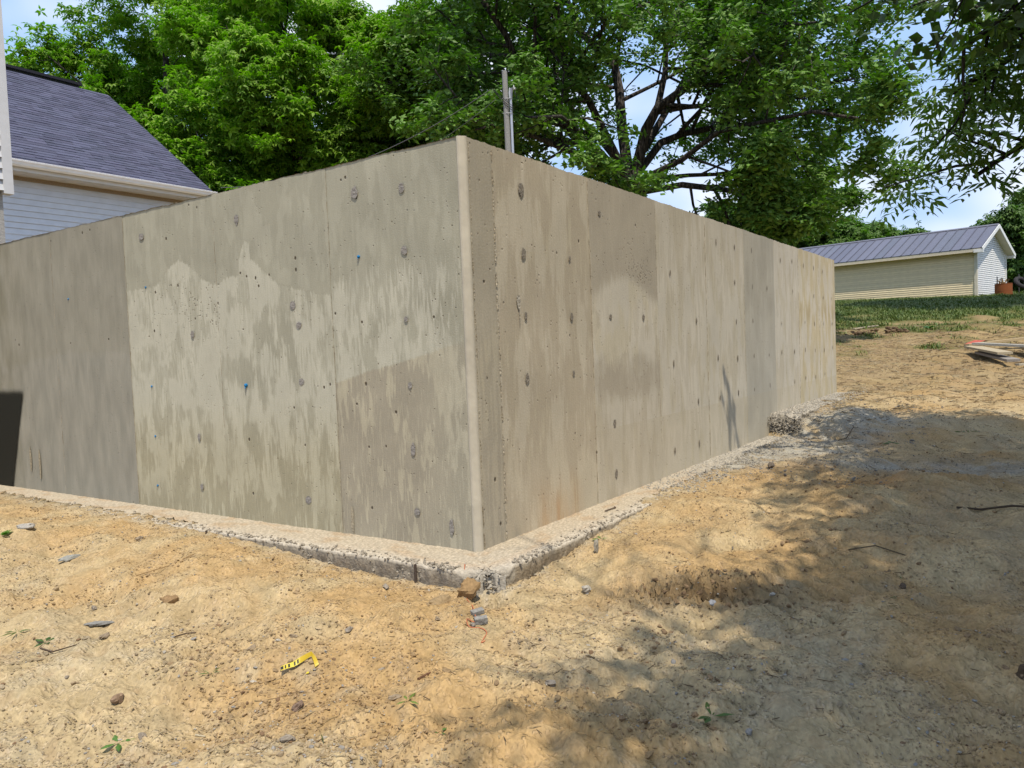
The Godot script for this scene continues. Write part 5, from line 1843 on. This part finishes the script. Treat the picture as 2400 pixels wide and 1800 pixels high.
func build_small() -> void:
	var b := MB.new()
	# --- corner rock, string, blocks
	rock("round tan rock wedged in the hole under the footing's broken corner", -0.275, 4.06, Vector3(0.062, 0.060, 0.058), Color(0.36, 0.235, 0.115), 0.4, 3, 0.0)
	rock("broad tan rock half buried left of the orange string", -0.43, 3.98, Vector3(0.075, 0.030, 0.050), Color(0.37, 0.265, 0.145), 0.9, 8, 0.30)
	rock("brown wedge stone casting a dark shadow on the left dirt", -1.88, 4.13, Vector3(0.050, 0.026, 0.034), Color(0.33, 0.215, 0.11), 0.2, 11, 0.1)
	rock("small brown cube shaped stone right of the yellow tape", -0.89, 2.99, Vector3(0.026, 0.026, 0.024), Color(0.25, 0.175, 0.13), 0.5, 14, 0.1)
	rock("pinkish tan stone at the lower left, two stones touching", -1.66, 3.12, Vector3(0.030, 0.024, 0.026), Color(0.33, 0.23, 0.155), 0.7, 17, 0.15)
	rock("flat blue grey stone with an orange underside on the left bank", -2.94, 5.06, Vector3(0.075, 0.020, 0.050), Color(0.33, 0.33, 0.30), 0.3, 19, 0.1)
	rock("flat pale grey stone beside the green weed at the left edge", -3.50, 5.52, Vector3(0.075, 0.024, 0.050), Color(0.46, 0.43, 0.38), 0.1, 23, 0.1)
	rock("white chunk of concrete on the bank right of the corner", 0.36, 4.17, Vector3(0.042, 0.030, 0.034), Color(0.50, 0.46, 0.39), 1.1, 27, 0.1)
	rock("dark grey pebble with a sharp edge in the shaded tracks", 0.98, 3.93, Vector3(0.028, 0.020, 0.022), Color(0.30, 0.31, 0.33), 0.3, 31, 0.1)
	rock("grey flat stone among the left gravel, near the big brown wedge", -2.18, 3.98, Vector3(0.085, 0.012, 0.035), Color(0.27, 0.265, 0.25), 0.2, 33, 0.15)
	rock("round dark pebble alone on the right dirt", 2.02, 4.05, Vector3(0.022, 0.020, 0.020), Color(0.14, 0.10, 0.07), 0.2, 37, 0.05)
	rock("dark stone beside the grey gravel near the footing's step", 2.30, 6.95, Vector3(0.05, 0.030, 0.035), Color(0.17, 0.14, 0.11), 0.9, 39, 0.1)
	rock("flat light slab at the edge of the grey gravel", 2.05, 7.2, Vector3(0.11, 0.016, 0.07), Color(0.42, 0.39, 0.32), 0.2, 41, 0.15)
	rock("upright grey shard leaning on the footing's right face", 0.47, 4.66, Vector3(0.022, 0.050, 0.014), Color(0.36, 0.33, 0.27), 0.6, 43, -0.1)
	rock("brown lump of clay at the bottom right edge of the dirt", 2.02, 3.0, Vector3(0.09, 0.06, 0.07), Color(0.11, 0.075, 0.045), 0.3, 47, 0.2)
	for k in 26:         # further single stones one can pick out, alike
		var z := 2.7 + pow(rng.randf(), 1.2) * 2.6
		var x := rng.randf_range(-0.62, 0.05) * z
		var p := Vector3(x, 0, -z) - CO
		if (p.dot(NL) < 0.5 and p.dot(DL) > -0.5) or (p.dot(NR) < 0.5 and p.dot(DR) > -0.5):
			continue
		var s := rng.randf_range(0.011, 0.022)
		rock("small tan stone lying loose on the dirt left of the corner", x, z, Vector3(s * rng.randf_range(1.0, 1.7), s * 0.75, s), Color(0.36, 0.26, 0.15).lerp(Color(0.33, 0.30, 0.26), rng.randf()), rng.randf() * 6.0, 60 + k, 0.15)
	for d in [[-0.215, 3.79, 0.5, "rectangular grey block offcut beside the orange string, upper of two"], [-0.195, 3.695, 0.25, "rectangular grey block offcut beside the orange string, lower of two"]]:
		var m := MB.new()
		m.box(Transform3D(Basis.IDENTITY, Vector3.ZERO), Vector3(0.062, 0.030, 0.032), Color(0.31, 0.30, 0.275))
		var o := part("block_offcut", m.mesh(), M.rough_cement, self, Transform3D(Basis(Vector3.UP, d[2]).rotated(Vector3.RIGHT, 0.2), gp(d[0], d[1], 0.014)))
		tag(o, d[3], "concrete block", "grey block offcuts")
	# orange mason's string
	var pts := [[-0.300, 4.235, 0.10], [-0.303, 4.20, 0.02], [-0.295, 4.12, 0], [-0.275, 4.0, 0], [-0.245, 3.88, 0], [-0.225, 3.76, 0.01], [-0.205, 3.70, 0.012], [-0.23, 3.685, 0.01], [-0.262, 3.71, 0.004], [-0.25, 3.66, 0], [-0.19, 3.645, 0], [-0.165, 3.60, 0], [-0.175, 3.54, 0], [-0.185, 3.48, 0], [-0.165, 3.50, 0]]
	var pa := PackedVector3Array([Vector3(-0.30, YB + 0.0, -4.28)])
	for p in pts:
		pa.append(gp(p[0], p[1], 0.004 + p[2]))
	var fine := PackedVector3Array()
	var fr := PackedFloat32Array()
	for k in pa.size() - 1:
		for j in 4:
			var p0 := pa[maxi(k - 1, 0)]
			var p3 := pa[mini(k + 2, pa.size() - 1)]
			fine.append(pa[k].cubic_interpolate(pa[k + 1], p0, p3, j / 4.0))
			fr.append(0.0023)
	b = MB.new()
	b.tube(fine, fr, 6, Color(0.62, 0.20, 0.10))
	tag(part("mason_string", b.mesh(), M.plain_rough, self), "orange mason's string hanging off the footing's corner and trailing over the dirt", "string")
	# caution tape scrap: a twisted ribbon
	b = MB.new()
	var line := [Vector3(-1.075, 0.012, -3.27), Vector3(-1.045, 0.014, -3.29), Vector3(-1.00, 0.018, -3.31), Vector3(-0.965, 0.030, -3.335), Vector3(-0.93, 0.045, -3.36), Vector3(-0.905, 0.058, -3.375), Vector3(-0.885, 0.038, -3.345), Vector3(-0.866, 0.010, -3.31)]
	var wid := [Vector3(-0.008, 0.012, -0.034), Vector3(-0.010, 0.014, -0.034), Vector3(-0.010, 0.020, -0.028), Vector3(-0.006, 0.030, -0.016), Vector3(-0.002, 0.030, -0.010), Vector3(0.0, 0.026, -0.006), Vector3(0.014, 0.018, -0.010), Vector3(0.020, 0.010, -0.016)]
	for k in line.size():
		line[k] = Vector3(-0.975, 0, -3.33) + (line[k] - Vector3(-0.975, 0, -3.33)) * 0.68
		wid[k] = wid[k] * 0.72
	for k in line.size() - 1:
		var segs := 4
		for j in segs:
			var t0 := float(j) / segs
			var t1 := float(j + 1) / segs
			var a0: Vector3 = line[k].lerp(line[k + 1], t0)
			var a1: Vector3 = line[k].lerp(line[k + 1], t1)
			var w0: Vector3 = wid[k].lerp(wid[k + 1], t0)
			var w1: Vector3 = wid[k].lerp(wid[k + 1], t1)
			var u := k + t0
			var stripe := u < 2.9 and fmod(u * 1.7, 1.0) < 0.5
			var yy := ground_y(-1.0, 3.33)
			var col := Color(0.03, 0.03, 0.025) if stripe else (Color(0.55, 0.45, 0.06) if u < 3.0 else Color(0.50, 0.36, 0.03))
			var q0 := a0 + Vector3(0, yy, 0)
			var q1 := a1 + Vector3(0, yy, 0)
			var x0 := 0.0 if not stripe else 0.12
			var x1 := 1.0 if not stripe else 0.88
			if stripe:
				b.quad(q0, q1, q1 + w1 * 0.12, q0 + w0 * 0.12, Vector3.UP, Color(0.62, 0.50, 0.03))
				b.quad(q0 + w0 * 0.88, q1 + w1 * 0.88, q1 + w1, q0 + w0, Vector3.UP, Color(0.62, 0.50, 0.03))
			b.quad(q0 + w0 * x0, q1 + w1 * x0, q1 + w1 * x1, q0 + w0 * x1, Vector3.UP, col)
	tag(part("caution_tape", b.mesh(), M.tape, self), "torn scrap of yellow caution tape with black stripes on the dirt", "tape")
	b = MB.new()
	var yt := ground_y(-0.92, 3.29) + 0.006
	b.quad(Vector3(-0.935, yt, -3.285), Vector3(-0.912, yt + 0.003, -3.290), Vector3(-0.909, yt + 0.007, -3.300), Vector3(-0.932, yt + 0.003, -3.297), Vector3.UP, Color(0.62, 0.48, 0.03))
	tag(part("tape_shred", b.mesh(), M.tape, self), "tiny shred of yellow tape right below the torn caution tape", "tape")
	# sticks
	stick("short brown rod lying below the corner, pointing to the right", "rusty_rod", [[-0.435, 3.155], [-0.40, 3.20], [-0.365, 3.25]], 0.0065, Color(0.17, 0.09, 0.05), "rod")
	stick("pale wood splinter right of the end of the orange string", "wood_splinter", [[-0.095, 3.30], [-0.06, 3.27], [-0.025, 3.24]], 0.006, Color(0.46, 0.36, 0.22))
	stick("long thin dry stalk on the left bank above the gravel", "dry_stalk", [[-2.36, 4.42], [-2.25, 4.52], [-2.12, 4.66], [-2.02, 4.80, 0.01]], 0.004, Color(0.40, 0.27, 0.13))
	stick("white peg among the pebbles at the bottom left", "white_peg", [[-1.27, 2.93], [-1.23, 2.925]], 0.004, Color(0.55, 0.48, 0.34))
	stick("dark forked twig near the churned hollow, left of the tracks", "dark_twig", [[-1.72, 3.78], [-1.66, 3.80, 0.01], [-1.61, 3.79]], 0.004, Color(0.10, 0.07, 0.05))
	stick("long bent branch in the shade near the picture's right edge", "fallen_branch", [[3.05, 5.35], [3.2, 5.32, 0.01], [3.35, 5.22, 0.015], [3.50, 5.12]], 0.009, Color(0.09, 0.065, 0.045))
	stick("slim twig in the shaded dirt right of the tracks", "slim_twig", [[1.95, 4.55], [2.1, 4.53, 0.01], [2.22, 4.42]], 0.004, Color(0.13, 0.10, 0.065))
	stick("broken twig at the left of the picture near the dark leaf", "broken_twig", [[-2.30, 3.66], [-2.22, 3.62, 0.01], [-2.12, 3.65]], 0.004, Color(0.12, 0.085, 0.06))
	stick("thin twig in the straw beside the fallen green leaves", "thin_twig", [[3.6, 8.6], [3.75, 8.75, 0.02], [3.95, 9.0, 0.03]], 0.006, Color(0.12, 0.09, 0.055))
	stick("nail lying on the footing's dusty top right of the corner", "nail", [[0.0, 0.0], [0.01, 0.01]], 0.001, Color(0.12, 0.08, 0.06))
	var nail := get_child(get_child_count() - 1) as MeshInstance3D
	b = MB.new()
	var n0 := CO + DR * 1.28 + NR * 0.19 + Vector3(0, YB + 0.008, 0)
	b.tube(PackedVector3Array([n0, n0 + DR * 0.13 + NR * 0.012]), PackedFloat32Array([0.0045, 0.0045]), 6, Color(0.16, 0.11, 0.08))
	b.tube(PackedVector3Array([n0 + DR * 0.13 + NR * 0.012, n0 + DR * 0.136 + NR * 0.012]), PackedFloat32Array([0.009, 0.009]), 6, Color(0.16, 0.11, 0.08))
	nail.mesh = b.mesh()
	# weeds
	var gcol := Color(0.10, 0.19, 0.03)
	weed("leafy green weed at the picture's left edge beside a pale stone", -3.63, 5.42, 14, 0.10, 0.045, 0.8, gcol, 1)
	weed("dark green weed with a twig on the left dirt", -2.31, 3.72, 5, 0.07, 0.03, 0.4, Color(0.06, 0.12, 0.03), 2)
	weed("small sprawling grass tuft at the far left of the dirt", -2.55, 3.88, 9, 0.07, 0.008, 0.5, Color(0.13, 0.17, 0.05), 3)
	weed("two leafed green seedling at the bottom left", -1.53, 2.86, 4, 0.075, 0.028, 0.35, Color(0.08, 0.17, 0.035), 4)
	weed("torn green blade at the bottom centre left of the other", -0.45, 2.94, 4, 0.075, 0.014, 0.2, Color(0.14, 0.19, 0.04), 5)
	weed("small green leaf at the bottom centre", -0.31, 2.78, 3, 0.045, 0.018, 0.2, Color(0.10, 0.17, 0.04), 6)
	weed("green sprout on a clod in the shaded tracks", 0.69, 2.83, 5, 0.085, 0.026, 0.6, Color(0.07, 0.12, 0.03), 7)
	weed("flat dark green leaves on the right dirt, lower cluster", 1.95, 3.98, 5, 0.12, 0.042, 0.25, Color(0.07, 0.12, 0.04), 8)
	weed("flat dark green leaves on the right dirt, upper cluster", 2.06, 4.30, 4, 0.10, 0.036, 0.25, Color(0.08, 0.13, 0.04), 9)
	weed("bright green leaf on the orange bank beside the footing", 0.52, 4.86, 3, 0.055, 0.024, 0.4, Color(0.12, 0.22, 0.04), 10)
	weed("little grass seedling among the pebbles left of the tape", -1.36, 3.33, 6, 0.05, 0.006, 0.8, Color(0.12, 0.17, 0.05), 11)
	weed("torn leaves at the edge of the shade by the gravel", 4.0, 8.2, 5, 0.14, 0.06, 0.3, Color(0.07, 0.13, 0.03), 12)
	weed("grass strands drying in the straw near the right edge", 4.9, 8.4, 16, 0.18, 0.02, 0.3, Color(0.13, 0.16, 0.05), 13)
	weed("green leaf clump on the brown strip before the grass", 12.3, 22.9, 9, 0.30, 0.12, 0.8, Color(0.05, 0.13, 0.04), 14)
	weed("thin grass blades lying near the bottom edge of the picture", -0.72, 2.72, 3, 0.11, 0.005, 0.3, Color(0.12, 0.17, 0.04), 15)

	# --- far objects on the slope
	b = MB.new()
	var rs := MB.new()
	rs.grid([PackedVector3Array([gp(11.2, 18.9, 0.03), gp(11.5, 18.85, 0.06), gp(11.8, 18.9, 0.05), gp(12.05, 19.0, 0.03)]), PackedVector3Array([gp(11.2, 19.25, 0.02), gp(11.5, 19.3, 0.10), gp(11.8, 19.3, 0.09), gp(12.05, 19.25, 0.02)])], Vector3.UP)
	tag(part("red_cloth", rs.mesh(), tone("red_cloth", Color(0.60, 0.13, 0.09), 0.8), self), "crumpled red plastic scrap on the brown ground behind the lumber", "scrap")
	b = MB.new()
	b.beam(gp(10.35, 23.5, 0.03), gp(11.35, 24.1, 0.04), Vector3.UP, 0.10, 0.03, Color(0.58, 0.50, 0.36))
	tag(part("pale_lath", b.mesh(), M.lumber, self), "single pale lath lying on the brown ground before the grass", "board")
	for d in [["heap of dark roots and clods on the brown strip", 11.0, 22.2, 0.55], ["low brown clod heap left of the root heap", 9.9, 22.0, 0.38]]:
		var h := thing("root_heap", d[0], "dirt heap", gp(d[1], d[2]), "dirt heaps before the grass")
		for k in 30:
			var m := MeshInstance3D.new()
			m.name = "clod"
			m.mesh = M.pebbles[k % 3]
			m.material_override = tone("clod", Color(0.19, 0.13, 0.08), 0.95)
			var s: float = rng.randf_range(0.03, 0.075)
			m.transform = Transform3D(Basis(Vector3.UP, rng.randf() * 6).scaled_local(Vector3(s * 1.8, s * 0.8, s)), Vector3(rng.randfn() * d[3] * 0.5, s * 0.3 + absf(rng.randfn()) * 0.06, rng.randfn() * 0.2))
			h.add_child(m, true)
	# lumber
	var lc := Color(0.50, 0.42, 0.29)
	var G := func(x: float, z: float, up: float) -> Vector3: return Vector3(x, land(x, z) + up, -z)
	board("pale board pointing toward us at the left of the lumber pile, uppermost of its pair", G.call(10.02, 16.95, 0.20), G.call(9.75, 15.35, 0.22), 0.28, 0.045, lc)
	board("grey weathered board right under the left end of the lumber pile", G.call(10.02, 16.6, 0.11), G.call(9.72, 15.05, 0.11), 0.24, 0.05, Color(0.33, 0.30, 0.27))
	board("wide grey plank lying slantwise on top of the lumber pile", G.call(10.15, 17.0, 0.26), G.call(11.0, 15.6, 0.26), 0.30, 0.045, Color(0.44, 0.42, 0.37))
	board("long yellow board at the back of the lumber pile", G.call(10.1, 17.25, 0.20), G.call(12.6, 17.9, 0.30), 0.14, 0.05, Color(0.52, 0.40, 0.23))
	board("short thick board crossing the front of the pile from the right", G.call(10.6, 16.0, 0.22), G.call(12.2, 16.6, 0.30), 0.20, 0.07, Color(0.46, 0.36, 0.21))
	board("front board of the lumber pile at the picture's right edge", G.call(10.3, 15.2, 0.19), G.call(11.8, 15.9, 0.17), 0.28, 0.045, Color(0.50, 0.44, 0.33))
	board("lowest board of the lumber pile lying flat on the dirt", G.call(9.75, 15.0, 0.035), G.call(11.9, 14.95, 0.035), 0.14, 0.04, Color(0.54, 0.48, 0.36))
	# barrel, tyre, posts at the gable
	var bb := Vector3(24.85, 1.72, -39.2)
	var br := thing("rusty_barrel", "rusty orange half barrel by the shed's gable end", "barrel", bb)
	b = MB.new()
	b.tube(PackedVector3Array([Vector3(0, 0, 0), Vector3(0, 0.02, 0), Vector3(0, 0.2, 0), Vector3(0, 0.225, 0), Vector3(0, 0.25, 0), Vector3(0, 0.55, 0), Vector3(0, 0.565, 0), Vector3(0, 0.58, 0)]), PackedFloat32Array([0.38, 0.39, 0.385, 0.40, 0.385, 0.385, 0.40, 0.385]), 24, Color(0.30, 0.095, 0.035), 0.0, false)
	part("drum", b.mesh(), M.rust, br)
	b = MB.new()
	for k in 9:
		b.beam(Vector3(rng.randf_range(-0.25, 0.3), 0.3, rng.randf_range(-0.2, 0.2)), Vector3(rng.randf_range(-0.3, 0.35), rng.randf_range(0.62, 0.85), rng.randf_range(-0.25, 0.25)), Vector3.BACK, 0.04, 0.025, Color(0.20, 0.13, 0.06))
	part("scrap", b.mesh(), M.rust, br)
	for d in [[24.75, 39.55, 0.98, "thin steel rod standing out of the rusty barrel, left one"], [25.02, 39.6, 0.92, "thin steel rod behind the rusty barrel, right one"], [25.66, 39.25, 1.06, "left steel post that holds up the tyre"], [25.90, 39.2, 1.05, "right steel post that holds up the tyre"]]:
		b = MB.new()
		var g0 := Vector3(d[0], land(d[0], d[1]) - 0.1, -d[1])
		b.tube(PackedVector3Array([g0, g0 + Vector3(0, d[2] + 0.12, 0)]), PackedFloat32Array([0.028, 0.026]), 8, Color(0.10, 0.10, 0.11))
		tag(part("steel_post", b.mesh(), M.plain_rough, self), d[3], "post", "steel posts by the shed's gable")
	var ty := thing("old_tyre", "worn black tyre hung tilted on the posts by the shed's gable", "tyre", Vector3(25.72, 2.30, -39.1))
	b = MB.new()
	var tr := []
	for j in 12:
		var row := PackedVector3Array()
		var v := TAU * j / 12
		for k in 32:
			var a := TAU * k / 32
			var rr := 0.31 + 0.105 * cos(v)
			row.append(Vector3(cos(a) * rr, sin(a) * rr, 0.10 * sin(v)))
		tr.append(row)
	tr.append(tr[0])
	b.grid(tr, Vector3.ZERO, [], [], true)
	var tm := part("tread", b.mesh(), tone("rubber", Color(0.045, 0.042, 0.045), 0.8), ty)
	tm.transform = Transform3D(Basis(Vector3.RIGHT, -0.75).rotated(Vector3.BACK, -0.25), Vector3.ZERO)
	# shrub at the far right foot of the gable
	weed("bright leafy shrub in the dark behind the shed's right corner", 30.3, 44.0, 60, 0.55, 0.30, 2.2, Color(0.10, 0.19, 0.04), 40)


# ------------------------------------------------------------------ materials
func materials() -> void:
	dirt_material()
	M.speckle = grey_detail(31, 256, 0.05, 0.72, 1.0)
	var soft := grey_detail(33, 256, 0.01, 0.93, 1.0)
	var sp2 := grey_detail(32, 512, 0.03, 0.0, 1.0, 5)
	for d in [["rough_cement", 0.95, 0.45, 3.0], ["smooth_cement", 0.9, 0.0, 3.0], ["paste", 0.9, 0.8, 3.0], ["stone", 0.92, 0.0, 6.0], ["plain_rough", 0.8, 0.0, 3.0], ["vinyl", 0.55, 0.0, 1.5], ["white_trim", 0.45, 0.0, 1.5], ["shingle", 0.95, 0.4, 5.0], ["roof_metal", 0.42, 0.0, 1.0], ["lumber", 0.85, 0.2, 4.0], ["wood_grey", 0.9, 0.5, 3.0], ["pvc", 0.45, 0.0, 2.0], ["rust", 0.9, 0.3, 3.0], ["bark_plain", 0.9, 0.0, 4.0]]:
		var m := mat(d[0], d[1])
		m.albedo_texture = M.speckle
		m.uv1_triplanar = true
		m.uv1_world_triplanar = true
		m.uv1_scale = Vector3.ONE * d[3]
		if d[0] in ["smooth_cement", "vinyl", "white_trim", "roof_metal", "pvc"]:
			m.albedo_texture = soft
		if d[2] > 0:
			m.heightmap_enabled = true
			m.heightmap_scale = d[2]
			m.heightmap_texture = sp2
	M.paste.albedo_color = Color(0.52, 0.465, 0.36).linear_to_srgb()
	M.rusty_steel = tone("rusty_steel", Color(0.10, 0.075, 0.06), 0.8)
	M.blue_plastic = tone("blue_plastic", Color(0.02, 0.22, 0.52), 0.45)
	var tm := mat("soft_black", 0.8)
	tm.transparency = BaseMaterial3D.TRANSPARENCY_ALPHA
	M.black_sheet = tone("black_sheet", Color(0.010, 0.010, 0.008), 0.75)
	var t := mat("tape", 0.4)
	t.backlight_enabled = true
	t.backlight = Color(0.3, 0.25, 0.05)
	# bark with furrows
	var f := fnl(51, 0.05, 4)
	var bi := f.get_seamless_image(256, 64)
	bi.resize(256, 256, Image.INTERPOLATE_CUBIC)
	bi.convert(Image.FORMAT_L8)
	var bark := mat("bark", 0.95)
	bark.albedo_texture = tex(bi)
	bark.uv1_triplanar = true
	bark.uv1_world_triplanar = true
	bark.uv1_scale = Vector3(1.2, 1.2, 1.2)
	bark.albedo_color = Color(1.0, 1.0, 1.0)
	bark.heightmap_enabled = true
	bark.heightmap_scale = 6.0
	bark.heightmap_texture = bark.albedo_texture
	for d in [["leaf", Color(0.60, 0.80, 0.20)], ["leaf_bright", Color(0.74, 0.96, 0.24)], ["grass", Color(0.3, 0.4, 0.1)]]:
		var m := mat(d[0], 0.5)
		m.cull_mode = BaseMaterial3D.CULL_DISABLED
		m.backlight_enabled = true
		m.backlight = d[1]
		m.metallic_specular = 0.4
	M.stone_mesh = rock_mesh(5, 0.9, 0)
	M.pebbles = [rock_mesh(2, 0.9, 0), rock_mesh(9, 0.8, 0), rock_mesh(12, 0.95, 0)]
	var b := MB.new()
	b.box(Transform3D.IDENTITY, Vector3(2, 2, 1))
	M.stick_mesh = b.mesh()
	b = MB.new()
	var r := RandomNumberGenerator.new()
	r.seed = 8
	for k in 11:
		var a := r.randf() * TAU
		var o := Vector3(r.randfn() * 0.06, 0, r.randfn() * 0.06)
		var d := Vector3(cos(a), 0, sin(a))
		var h := r.randf_range(0.06, 0.16)
		var w := Vector3(-d.z, 0, d.x) * 0.008
		var mid := o + d * h * 0.25 + Vector3(0, h * 0.65, 0)
		var tip := o + d * h * 0.75 + Vector3(0, h, 0)
		b.quad(o - w, o + w, mid + w * 0.8, mid - w * 0.8, d + Vector3.UP)
		b.tri(mid - w * 0.8, mid + w * 0.8, tip, d + Vector3.UP)
	M.tuft_mesh = b.mesh()


func make_sky() -> Sky:
	var W := 1024
	var H := 512
	var im := Image.create(W, H, false, Image.FORMAT_RGBF)
	var f := fnl(7, 0.9, 5)
	var f2 := fnl(19, 2.6, 4)
	for y in H:
		var el := (0.5 - (y + 0.5) / H) * PI
		for x in W:
			var az := (x + 0.5) / W * TAU
			var d := Vector3(sin(az) * cos(el), sin(el), -cos(az) * cos(el))
			var up := maxf(d.y, 0.0)
			var c := Color(0.46, 0.62, 0.86).lerp(Color(0.235, 0.42, 0.78), pow(up, 0.55))
			if el < 0:
				c = Color(0.42, 0.42, 0.40)
			else:
				var q := Vector3(d.x, d.y * 1.9, d.z) * 1.5
				var n := f.get_noise_3dv(q) + 0.28 * f2.get_noise_3dv(q)
				var k := smoothstep(-0.16, 0.30, n) * smoothstep(-0.02, 0.08, d.y)
				var white := Color(0.78, 0.82, 0.90).lerp(Color(0.66, 0.71, 0.83), smoothstep(0.2, 0.6, n))
				c = c.lerp(white, k * 0.92)
			im.set_pixel(x, y, c)
	var m := PanoramaSkyMaterial.new()
	m.panorama = tex(im)
	var s := Sky.new()
	s.sky_material = m
	return s


func _ready() -> void:
	# camera
	var cam := Camera3D.new()
	cam.name = "camera"
	cam.fov = 52.53
	cam.near = 0.05
	cam.far = 1500.0
	var p := deg_to_rad(2.578)
	var rl := deg_to_rad(-2.265)
	var F := Vector3(0, -sin(p), -cos(p))
	var Up := Vector3(0, cos(p), -sin(p))
	var X := Vector3.RIGHT * cos(rl) + Up * sin(rl)
	var U := Vector3.RIGHT * -sin(rl) + Up * cos(rl)
	cam.transform = Transform3D(Basis(X, U, -F), Vector3.ZERO)
	add_child(cam)
	cam.current = true
	# sky and exposure
	var we := WorldEnvironment.new()
	we.name = "world_environment"
	var e := Environment.new()
	e.background_mode = Environment.BG_SKY
	e.sky = make_sky()
	e.background_energy_multiplier = 1.0
	e.tonemap_mode = Environment.TONE_MAPPER_LINEAR
	e.tonemap_exposure = 1.34
	e.sdfgi_enabled = true
	e.ssao_enabled = true
	e.ssil_enabled = true
	we.environment = e
	add_child(we)
	# sun: high, behind the camera and a little to the right
	var sun := DirectionalLight3D.new()
	sun.name = "sun"
	sun.light_energy = 1.22
	sun.light_color = Color(1.0, 0.955, 0.88)
	sun.light_angular_distance = 0.53
	sun.shadow_enabled = true
	var az := deg_to_rad(169.0)
	var el := deg_to_rad(64.0)
	var to_sun := Vector3(sin(az) * cos(el), sin(el), -cos(az) * cos(el))
	sun.transform = Transform3D(Basis.looking_at(-to_sun, Vector3.UP), Vector3(0, 30, 0))
	add_child(sun)

	rng.seed = 20240
	nz = fnl(3, 1.0, 3)
	nz2 = fnl(4, 1.0, 2)
	var t0 := Time.get_ticks_msec()
	materials()
	print("materials ", Time.get_ticks_msec() - t0)
	build_ground()
	print("ground ", Time.get_ticks_msec() - t0)
	build_wall()
	print("wall ", Time.get_ticks_msec() - t0)
	build_footing()
	build_house()
	build_barn()
	print("buildings ", Time.get_ticks_msec() - t0)
	build_trees()
	print("trees ", Time.get_ticks_msec() - t0)
	build_pole()
	scatter_ground()
	build_small()
	print("all ", Time.get_ticks_msec() - t0)
